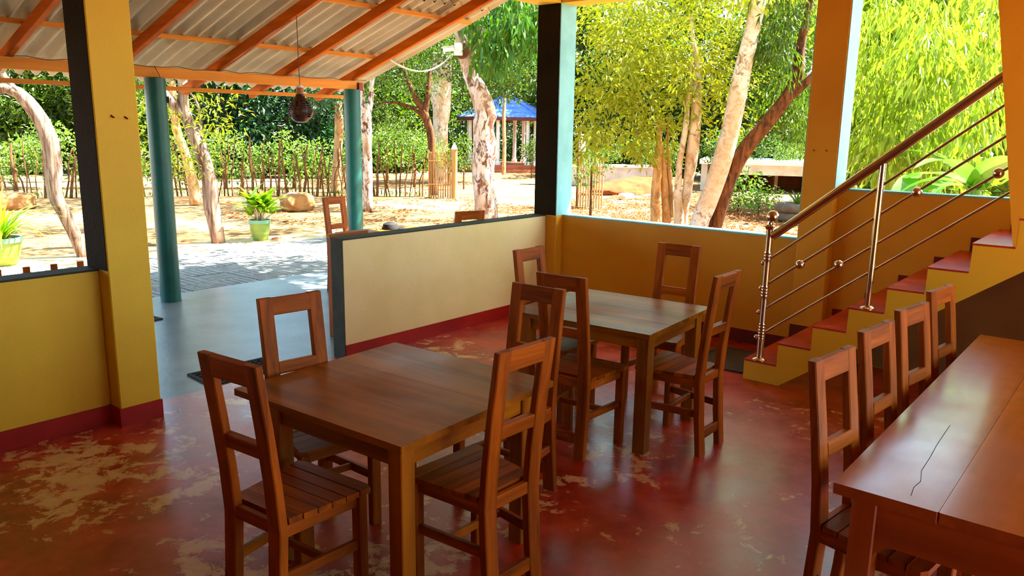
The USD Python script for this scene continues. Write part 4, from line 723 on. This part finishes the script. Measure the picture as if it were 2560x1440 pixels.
# ---------------------------------------------------------------- trees
def trunk_mesh(pts, seed, lumps=.12, n=16):
    pts = np.array(pts, float); s = np.concatenate([[0], np.cumsum(np.linalg.norm(np.diff(pts[:, :3], axis=0), axis=1))])
    from scipy.interpolate import PchipInterpolator
    k = max(6, int(s[-1] / .13)); ss = np.linspace(0, s[-1], k)
    P = np.stack([PchipInterpolator(s, pts[:, i])(ss) for i in range(4)], 1)
    mb = MB().tube(P[:, :3], P[:, 3], n); v, f = mb.mesh(); v = v.copy()
    c = np.vstack([np.repeat(P[:, :3], n, 0), P[0, :3], P[-1, :3]])
    nz = meshkit.fbm(v * [7, 7, 2.2] + seed * 3.3, 4, seed) - .5
    nz += .9 * (meshkit.noise(v * 2.1 + seed, seed + 3) - .5)
    v = c + (v - c) * (1 + lumps * 2 * nz)[:, None]
    return v, f
def cluster(kind, seed):
    """One spray of leaves; every leaf is an island of two or four triangles."""
    rng = np.random.default_rng(seed); vs, fs, n = [], [], 0
    spec = {'oval': (46, .36, .115, .046), 'mango': (34, .30, .20, .050), 'weep': (46, .36, .15, .040), 'bush': (60, .42, .12, .065), 'fine': (80, .50, .11, .030), 'far': (60, .75, .24, .12)}[kind]
    cnt, R, L, W = spec
    for _ in range(cnt):
        d = rng.normal(size=3); d /= np.linalg.norm(d); p = d * R * rng.uniform(.15, 1) ** .6 * np.array([1, 1, .75])
        if kind in ('mango', 'weep'): g = np.array([d[0] * .5, d[1] * .5, -rng.uniform(.5, 1.3)])
        elif kind == 'oval': g = np.array([d[0], d[1], -rng.uniform(-.1, 1.1)])
        else: g = d + rng.normal(size=3) * .7
        g = g + rng.normal(size=3) * .18; g /= np.linalg.norm(g)
        up = rng.normal(size=3) * .6 + [0, 0, 1]; side = np.cross(g, up); side /= max(1e-6, np.linalg.norm(side)); nr = np.cross(side, g)
        l, w = L * rng.uniform(.65, 1.25), W * rng.uniform(.7, 1.2)
        a, b = p, p + g * l - nr * l * .12
        m1, m2 = p + g * l * .35 + side * w / 2 + nr * w * .18, p + g * l * .35 - side * w / 2 + nr * w * .18
        vs += [a, m1, b, m2]; fs += [(n, n + 1, n + 2), (n, n + 2, n + 3)]; n += 4
    return np.array(vs), np.array(fs)
def foliage(parent, blobs, kind, look, seed, dens=1.0, scale=1.0, label=None, name='foliage', shell=.55):
    pp = _path(parent); path = pp + '/' + numbered(pp, name)
    pi = UsdGeom.PointInstancer.Define(stage, path); tg = []
    for k in range(3):
        usdkit.mesh(stage, f'{path}/spray_{k + 1:03d}' if k else f'{path}/spray', cluster(kind, seed * 10 + k), look); tg.append(f'{path}/spray_{k + 1:03d}' if k else f'{path}/spray')
    rng = np.random.default_rng(seed); pos, sc = [], []
    R = {'oval': .36, 'mango': .30, 'weep': .36, 'bush': .42, 'fine': .5, 'far': .75}[kind] * scale
    for (x, y, z, a, b, d) in blobs:
        n = int(dens * 5.0 * (a * b + a * d + b * d) / 3 * 4 / (R * R) / 4) + 3
        q = rng.normal(size=(n, 3)); q /= np.linalg.norm(q, axis=1, keepdims=True)
        q *= rng.uniform(shell, 1, (n, 1)) * (.75 + .5 * meshkit.noise(q * 2 + seed, seed))[:, None]
        # the blob's wide axis lies across the line of sight, its depth along it
        P = np.stack([q[:, 0] * a * .64 + q[:, 1] * d * .77, -q[:, 0] * a * .77 + q[:, 1] * d * .64, q[:, 2] * b], 1) + [x, y, z]
        pos.append(P)
    pos = np.vstack(pos); keep = pos[:, 2] > .02; pos = pos[keep]; n = len(pos)
    pi.CreatePositionsAttr(Vt.Vec3fArray.FromNumpy(pos.astype(np.float32)))
    pi.CreateProtoIndicesAttr(Vt.IntArray.FromNumpy(rng.integers(0, 3, n).astype(np.int32)))
    s = (rng.uniform(.75, 1.25, n) * scale).astype(np.float32); pi.CreateScalesAttr(Vt.Vec3fArray.FromNumpy(np.stack([s, s, s], 1)))
    yaw = rng.uniform(0, 2 * PI, n)
    pi.CreateOrientationsAttr(Vt.QuathArray([Gf.Quath(float(math.cos(a / 2)), 0, 0, float(math.sin(a / 2))) for a in yaw]))
    pi.CreatePrototypesRel().SetTargets([Sdf.Path(x) for x in tg])
    return tag(pi, label, kind='stuff')
# crowns above the picture: they dapple the yard
CROWN = {'white': [(8.8, 2.6, 6.6, 3.0, 1.2, 2.6), (7.6, 1.2, 6.4, 1.6, .8, 1.6)], 'pale': [(12.0, 6.4, 6.4, 2.8, 1.2, 2.8)], 'brown': [(13.6, 9.6, 6.6, 3.0, 1.2, 2.6)], 'forked': [(7.2, 6.2, 6.8, 2.6, 1.1, 2.4)],
         'curved': [(4.2, 8.6, 6.5, 2.4, 1.0, 2.4)], 'back': [(9.5, 12.4, 6.6, 2.8, 1.2, 2.6)], 'leaning': [(14.2, 1.5, 7.0, 2.2, 1.0, 2.2)], 'massive': [(22.0, 13.0, 8.0, 3.4, 1.4, 3.2)]}
def tree(key, name, label, barkm, kind=None, look=None, dens=1.0, scale=1.0, lumps=.12, group=None, shell=.55):
    seed = sum(map(ord, key))
    t = thing(name, label, 'tree', group=group)
    for i, pts in enumerate(TRUNKS.get(key, [])):
        build('trunk' if i == 0 else 'branch', trunk_mesh(pts, seed + i, lumps), M[barkm], t, True)
    if key in CROWN: foliage(t, CROWN[key], 'bush', M[look], seed + 7, .8, 1.3, name='high_crown')
    if key in BLOBS: foliage(t, BLOBS[key], kind, M[look], seed, dens, scale, shell=shell)
    return t
tree('curved', 'tree', 'tree with a thick grey trunk arching over to the left behind the left low wall', 'bark_grey', 'fine', 'leaf_green', .7)
tree('forked', 'tree', 'crooked furrowed grey trunk forking under the porch roof, next to the nearest green column', 'bark_grey', 'fine', 'leaf_lemon', .5)
tree('back', 'tree', 'plain tan trunk leaning behind the crooked forked trunk', 'bark_tan', 'fine', 'leaf_green', .7, 1.2)
tree('stout', 'tree', 'short stout tan tree just left of the far green column', 'bark_tan', 'fine', 'leaf_dark', 1.0, 1.1)
tree('pale', 'tree', 'slim pale trunk with a sunlit white side right of the far green column', 'bark_white', 'fine', 'leaf_green', .8, 1.0, .1)
tree('brown', 'tree', 'dark brown branching tree standing in the stick fence beside the gate', 'bark_brown', 'fine', 'leaf_green', .8, 1.1, .1)
tree('massive', 'tree', 'massive pale trunk behind the brown tree and the bamboo gate', 'bark_pale', 'bush', 'leaf_green', .8, 1.3, .08)
tw = tree('white', 'tree', 'large crooked white-barked tree in front of the gazebo carrying a camera', 'bark_white', 'mango', 'leaf_mango', .55, 1.0, .13)
tree('leaning', 'tree', 'smooth white palm-like trunk leaning to the right outside the garden opening', 'bark_smooth', 'weep', 'leaf_lemon', .7, 1.0, .04)
tree('darklean', 'tree', 'dark brown trunk leaning strongly right behind the white palm-like trunk', 'bark_brown', 'weep', 'leaf_green', .9, 1.0, .12)
tree('twin', 'tree', 'pair of slender white stems growing from one foot left of the white leaning trunk', 'bark_pale', 'oval', 'leaf_lemon', 1.0, 1.2, .07)
tree('clump', 'tree', 'clump of grey-brown stems with hanging yellow green leaves right of the corner pillar', 'bark_tan', 'oval', 'leaf_lemon', 1.0, 1.2, .07)
TRUNKS['weeping'] = [[(12.4, -3.9, -.15, .17), (12.3, -3.8, 1.2, .15), (12.2, -3.6, 2.6, .13), (11.9, -3.3, 4.0, .1)], [(12.2, -3.6, 2.5, .09), (12.0, -2.6, 3.1, .06), (11.9, -1.9, 3.3, .04)]]
tree('weeping', 'tree', 'bright weeping mango tree filling the opening above the stair', 'bark_tan', 'weep', 'leaf_weep', 1.0, 1.3)
# the nearest drooping leaves of the white-barked tree, leaf by leaf
rng = random.Random(21)
nl = 0
for (x, y, z, a, b, d) in BLOBS['white'][:3]:
    for k in range(80):
        s_, u_ = rng.uniform(-1, 1), rng.uniform(-1, 1)
        base = (x + s_ * a * .64 - .5 * .77 * rng.uniform(.2, 1), y - s_ * a * .77 - .5 * .64 * rng.uniform(.2, 1), z + u_ * b)
        v, f = blade(rng.uniform(.17, .27), rng.uniform(.045, .065), rng.uniform(.1, .6), rng.uniform(0, 6.28), rng.uniform(-1.5, -.7), 4, base=base)
        build('leaf', MB().add(v, f), M['leaf_mango'], tw); nl += 1
for k, (b, lab) in enumerate(zip(BLOBS['shrubs'], ['behind the fence at the far left edge', 'behind the fence left of the curved trunk', 'behind the fence seen past the dark pillar side', 'behind the fence between yellow pillar and first green column',
        'behind the fence at the crooked forked trunk', 'behind the fence right of the crooked forked trunk', 'behind the fence above the broad-leaved pot plant', 'behind the fence under the gourd lamp', 'behind the fence by the stout tan tree',
        'behind the fence at the far green column', 'behind the fence right of the slim pale trunk', 'behind the fence beside the dark brown tree', 'behind the bamboo gate and white-capped post'])):
    t = thing('shrub', 'sunlit leafy shrub ' + lab, 'shrub', group='shrubs behind the stick fence')
    build('stem', MB().tube([(b[0], b[1], -.12), (b[0] + .05, b[1], b[2] * .5), (b[0], b[1] + .05, b[2])], [.05, .04, .025], 6), M['stick'], t)
    foliage(t, [b], 'bush', M['leaf_shrub'], 300 + k, .8, 1.0)
names = ['leftmost, above the curved trunk', 'behind the curved trunk and dark pillar side', 'behind the yellow pillar and first green column', 'behind the crooked forked trunk', 'darkest one, left of the gourd lamp',
         'low and dark, behind the fence below the rafter ends', 'directly behind the gourd lamp', 'low, between lamp and stout tan tree', 'behind the far green column', 'behind the slim pale trunk', 'behind the dark brown tree', 'left of the gazebo roof',
         'directly above the gazebo', 'right of the gazebo, behind the corner pillar', 'right of the corner pillar', 'behind the clump of grey-brown stems', 'behind the pair of slender stems', 'behind the white leaning trunk', 'behind the dark leaning trunk',
         'behind the orange pillar', 'behind the weeping tree at its left', 'behind the weeping tree in the middle', 'behind the weeping tree at its right']
for k, (b, lab) in enumerate(zip(BLOBS['far'], names)):
    t = thing('background_tree', 'dense green back-garden tree, ' + lab, 'tree', group='trees at the back of the garden')
    build('trunk', trunk_mesh([(b[0], b[1], -.15, .28), (b[0] + .1, b[1], b[2] * .5, .22), (b[0], b[1], b[2] + 1, .12)], 500 + k), M['bark_tan'], t, True)
    foliage(t, [b, (b[0], b[1], b[2] + b[4] * 1.3, b[3] * .95, b[4] * .8, b[5] * .9), (b[0], b[1], max(.7, b[2] - b[4] * 1.0), b[3] * .9, .8, b[5] * .7)], 'far', M['leaf_dark' if k in (4, 5, 6, 7, 11) else 'leaf_weep' if k >= 19 else 'leaf_green'], 400 + k, 1.9, 1.0, shell=.25)
for k, (b, lab) in enumerate(zip(BLOBS['low'], ['beyond the right bamboo gate', 'left of the slender white stems', 'between the slender stems and the leaning trunk', 'above the concrete shed', 'on the right part of the shed', 'at the foot of the dark leaning trunk',
        'in front of the shed, with broad leaves', 'between the two leaning trunks', 'left of the gazebo column', 'behind the garden statue', 'climbing on the right bamboo gate'])):
    t = thing('bush', 'low green bush ' + lab, 'bush', group='low bushes of the garden')
    build('stem', MB().tube([(b[0], b[1], -.12), (b[0], b[1], max(.1, b[2]))], [.03, .02], 6), M['stick'], t)
    foliage(t, [b], 'bush', M['leaf_shrub' if k in (5, 6, 7, 10) else 'leaf_green'], 600 + k, .9, .8)
# banana plants, each leaf a blade
for k, (x, y, n, lab) in enumerate(((7.9, -3.25, 7, 'banana plant with broad pale leaves below the handrail at the right'), (9.2, -3.0, 6, 'banana plant farther back behind the second railing post'), (7.9, -2.5, 5, 'young banana plant at the pillar side of the stair opening'))):
    t = thing('banana_plant', lab, 'plant', (x, y, -.1)); rng = random.Random(50 + k); H = (1.45, 1.4, 1.1)[k]
    build('stem', MB().tube([(0, 0, 0), (.02, 0, H * .6), (.0, .0, H)], [.09, .07, .04], 10), M['leaf_banana'], t, True)
    for j in range(n):
        v, f = blade(rng.uniform(.8, 1.15), rng.uniform(.22, .3), rng.uniform(.8, 1.6), j * 2 * PI / n + rng.uniform(-.3, .3), rng.uniform(.4, 1.0), 8, .22, (0, 0, H * .92)); build('leaf', MB().add(v, f), M['leaf_banana'], t, True)
# fallen leaves and grass
def scatter(name, label, cat, look, regions, seed, L, W, upright=False):
    pi = UsdGeom.PointInstancer.Define(stage, '/World/' + name); rng = np.random.default_rng(seed)
    vs, fs, n = [], [], 0
    for k in range(10):
        a = rng.uniform(0, 2 * PI); c = rng.uniform(-.25, .25, 2); l, w = L * rng.uniform(.6, 1.2), W * rng.uniform(.7, 1.2)
        d = np.array([math.cos(a), math.sin(a), 0]); s = np.array([-d[1], d[0], 0]); o = np.array([*c, .012])
        if upright: d = np.array([d[0] * .35, d[1] * .35, 1.0])
        vs += [o, o + d * l * .4 + s * w / 2 + [0, 0, .015], o + d * l, o + d * l * .4 - s * w / 2 + [0, 0, .02]]; fs += [(n, n + 1, n + 2), (n, n + 2, n + 3)]; n += 4
    usdkit.mesh(stage, f'/World/{name}/tuft', (np.array(vs), np.array(fs)), look)
    pos = []
    for (x0, x1, y0, y1, cnt) in regions:
        pos.append(np.stack([rng.uniform(x0, x1, cnt), rng.uniform(y0, y1, cnt)], 1))
    pos = np.vstack(pos)
    fz = lambda P: -.07 + .10 * (meshkit.fbm(np.stack([P[:, 0] * .35, P[:, 1] * .35, P[:, 0] * 0], -1), 4, 3) - .5)
    P3 = np.concatenate([pos, (fz(pos) + .004)[:, None]], 1); m = len(P3)
    pi.CreatePositionsAttr(Vt.Vec3fArray.FromNumpy(P3.astype(np.float32))); pi.CreateProtoIndicesAttr(Vt.IntArray.FromNumpy(np.zeros(m, np.int32)))
    pi.CreateOrientationsAttr(Vt.QuathArray([Gf.Quath(float(math.cos(a / 2)), 0, 0, float(math.sin(a / 2))) for a in rng.uniform(0, 2 * PI, m)]))
    pi.CreatePrototypesRel().SetTargets([Sdf.Path(f'/World/{name}/tuft')])
    return tag(pi, label, cat, kind='stuff')
scatter('fallen_leaves', 'dry brown fallen leaves littering the ground under the leaning trunks', 'leaves', M['leaf_dry'], [(8, 17, -2, 4.5, 900), (12, 20, 2, 7.5, 500), (7, 14, 5, 11, 150)], 71, .10, .045)
line_pts = along(line, .4)
scatter('grass', 'tufts of green grass along the foot of the stick fence', 'grass', M['leaf_green'], [(p[0] - .25, p[0] + .25, p[1] - .3, p[1] + .1, 3) for p in line_pts], 72, .22, .015, True)
